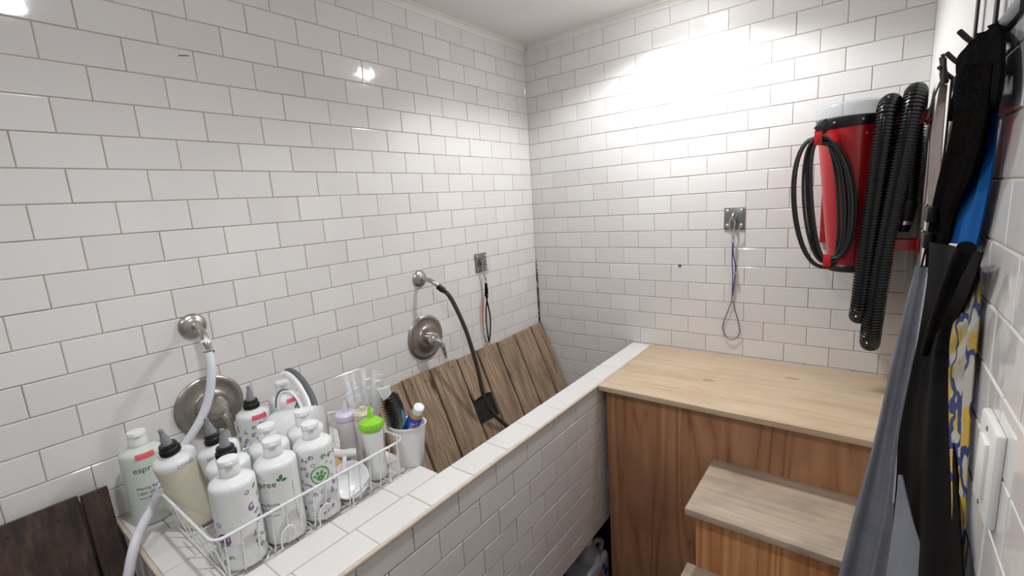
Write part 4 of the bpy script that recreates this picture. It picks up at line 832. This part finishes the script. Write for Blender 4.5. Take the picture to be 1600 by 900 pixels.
for i in range(15):
    for j in range(9):
        s_ = (i-7)/7; w = .021*math.sqrt(max(0, 1-s_*s_*.85)); q = c0 + d*(.050*s_) + sd*(w*(j-4)/4*.9); mb.tube([q, q+nn*.024+d*.004*s_+sd*.003*(j-4)/4], [.0013, .0011], 5)
o_ = mb.build('bristles', M['black_plastic'], br); o_['kind'] = 'stuff'
mb = MB(); mb.tube([p1+d*.0+nn*.018, p1+d*.015+nn*.022, p1+d*.028+nn*.02], [.016, .018, .021], 8, flat=.4); mb.build('film_scrap', M['wrap'], br)
bl = thing('sample_bottle', 'small amber bottle with blue label and white cap leaning in the white cup', 'bottle', (.46, -1.335, LZ+.02))
p0, p1 = Vector((.432, -1.343, .953)), Vector((.530, -1.358, 1.093)); d = (p1-p0).normalized(); Lh = (p1-p0).length
BM_ = Matrix.Translation(p0) @ d.to_track_quat('Z', 'Y').to_matrix().to_4x4()
mb = MB(); mb.lathe([(0, 0), (.017, 0), (.0195, .003), (.0195, Lh-.040), (.0185, Lh-.035), (.0155, Lh-.023), (.0135, Lh-.020), (0, Lh-.019)], 28, BM_); mb.build('bottle_body', M['amber'], bl)
mb = MB(); mb.lathe([(.0198, Lh-.112), (.0202, Lh-.110), (.0202, Lh-.038), (.0198, Lh-.036)], 28, BM_); lab = mb.build('blue_label', M['blue_label'], bl)
mb = MB(); mb.lathe([(.0145, Lh-.023), (.0155, Lh-.021), (.0142, Lh-.001), (.0125, Lh), (0, Lh)], 24, BM_); mb.build('white_cap', M['white_plastic'], bl)
# lettering runs up the small bottle, facing the room
ang0 = (BM_.inverted().to_3x3() @ (CX - p0)).to_2d(); a0 = math.atan2(ang0.y, ang0.x)
def up_text(s, size, a_off, vmid):
    vs, fs = text_mesh(s, size); out = []
    for (u, v) in vs: a = a0 + a_off + (v - size*.3)/.0202; out.append(BM_ @ Vector((.0208*math.cos(a), .0208*math.sin(a), vmid - u)))
    return out, fs
mb = MB(); mb.add(*up_text('blueberry', .019, .0, Lh-.088)); mb.add(*up_text('FACIAL', .0055, .62, Lh-.054)); mb.build('white_lettering', M['p_white'], lab, smooth=False)

# small things lying at the front of the caddy
ds = thing('white_scoop', 'white scoop bowl lying tilted at the front of the caddy beside the paw bottle', 'scoop', (.452, -1.540, CZ0))
DMx = Matrix.Translation((.448, -1.541, CZ0+.036)) @ Matrix.Rotation(math.radians(-28), 4, 'Z') @ Matrix.Rotation(math.radians(52), 4, 'Y')
mb = MB(); mb.lathe([(0, -.007), (.025, -.006), (.040, .002), (.046, .012), (.0475, .013), (.046, .015), (.043, .0135), (.036, .006), (.022, .0), (0, -.001)], 36, DMx); mb.build('bowl', M['white_plastic'], ds)
mb = MB(); mb.tube(cat([(.434, -1.545, CZ0+.062), (.425, -1.535, CZ0+.082), (.418, -1.530, CZ0+.086)], 5), .006, 10); mb.build('stub_handle', M['white_plastic'], ds)
hb = thing('wooden_scrub_brush', 'tan round wooden scrub brush lying behind the white scoop', 'scrub brush', (.395, -1.535, CZ0))
mb = MB(); mb.lathe([(0, -.008), (.030, -.008), (.033, -.004), (.033, .004), (.030, .008), (0, .009)], 32, Matrix.Translation((.398, -1.536, CZ0+.058)) @ Matrix.Rotation(math.radians(30), 4, 'Y')); pl = mb.build('wooden_disc', M['bristle_base'], hb)
mb = MB()
for i in range(7): a = 2*PI*i/7; mb.sphere(Matrix.Translation((.398, -1.536, CZ0+.058)) @ Matrix.Rotation(math.radians(30), 4, 'Y') @ Vector((.022*math.cos(a), .022*math.sin(a), .008)), .004, 8)
mb.build('bristle_tuft', M['plank_dark'], pl)
mb = MB(); mb.lathe([(.028, 0), (.030, .004), (.024, .046), (0, .048)], 24, Matrix.Translation((.393, -1.536, CZ0))); mb.build('bristle_block', M['beige'], hb)
wh = thing('dish_brush', 'white brush with rounded handle sticking out between paw badge bottle and lime-capped bottle', 'brush', (.36, -1.52, CZ0))
mb = MB(); mb.tube(cat([(.330, -1.545, .986), (.360, -1.530, .990), (.395, -1.518, .992), (.417, -1.504, .995), (.422, -1.498, .995)], 5), [.012]*6+[.0115]*5+[.0125]*5+[.0115]*4+[.007], 14); mb.build('handle', M['white_plastic'], wh)
mb = MB(); mb.tube(cat([(.330, -1.545, .986), (.318, -1.535, .96), (.315, -1.530, CZ0+.004)], 5), .008, 12); mb.build('stem', M['white_plastic'], wh)
# small marks on the tiles
mb = MB(); mb.tube([(.792, -.0002, 1.293), (.806, -.0002, 1.293)], .0035, 8); struct(mb.build('trim_6', M['soot']))
mb = MB(); mb.tube([(.0004, -1.575, 2.070), (.0004, -1.600, 2.066)], .0016, 6); struct(mb.build('trim_7', simple('red_brown_scuff', (150, 96, 84), .6)))
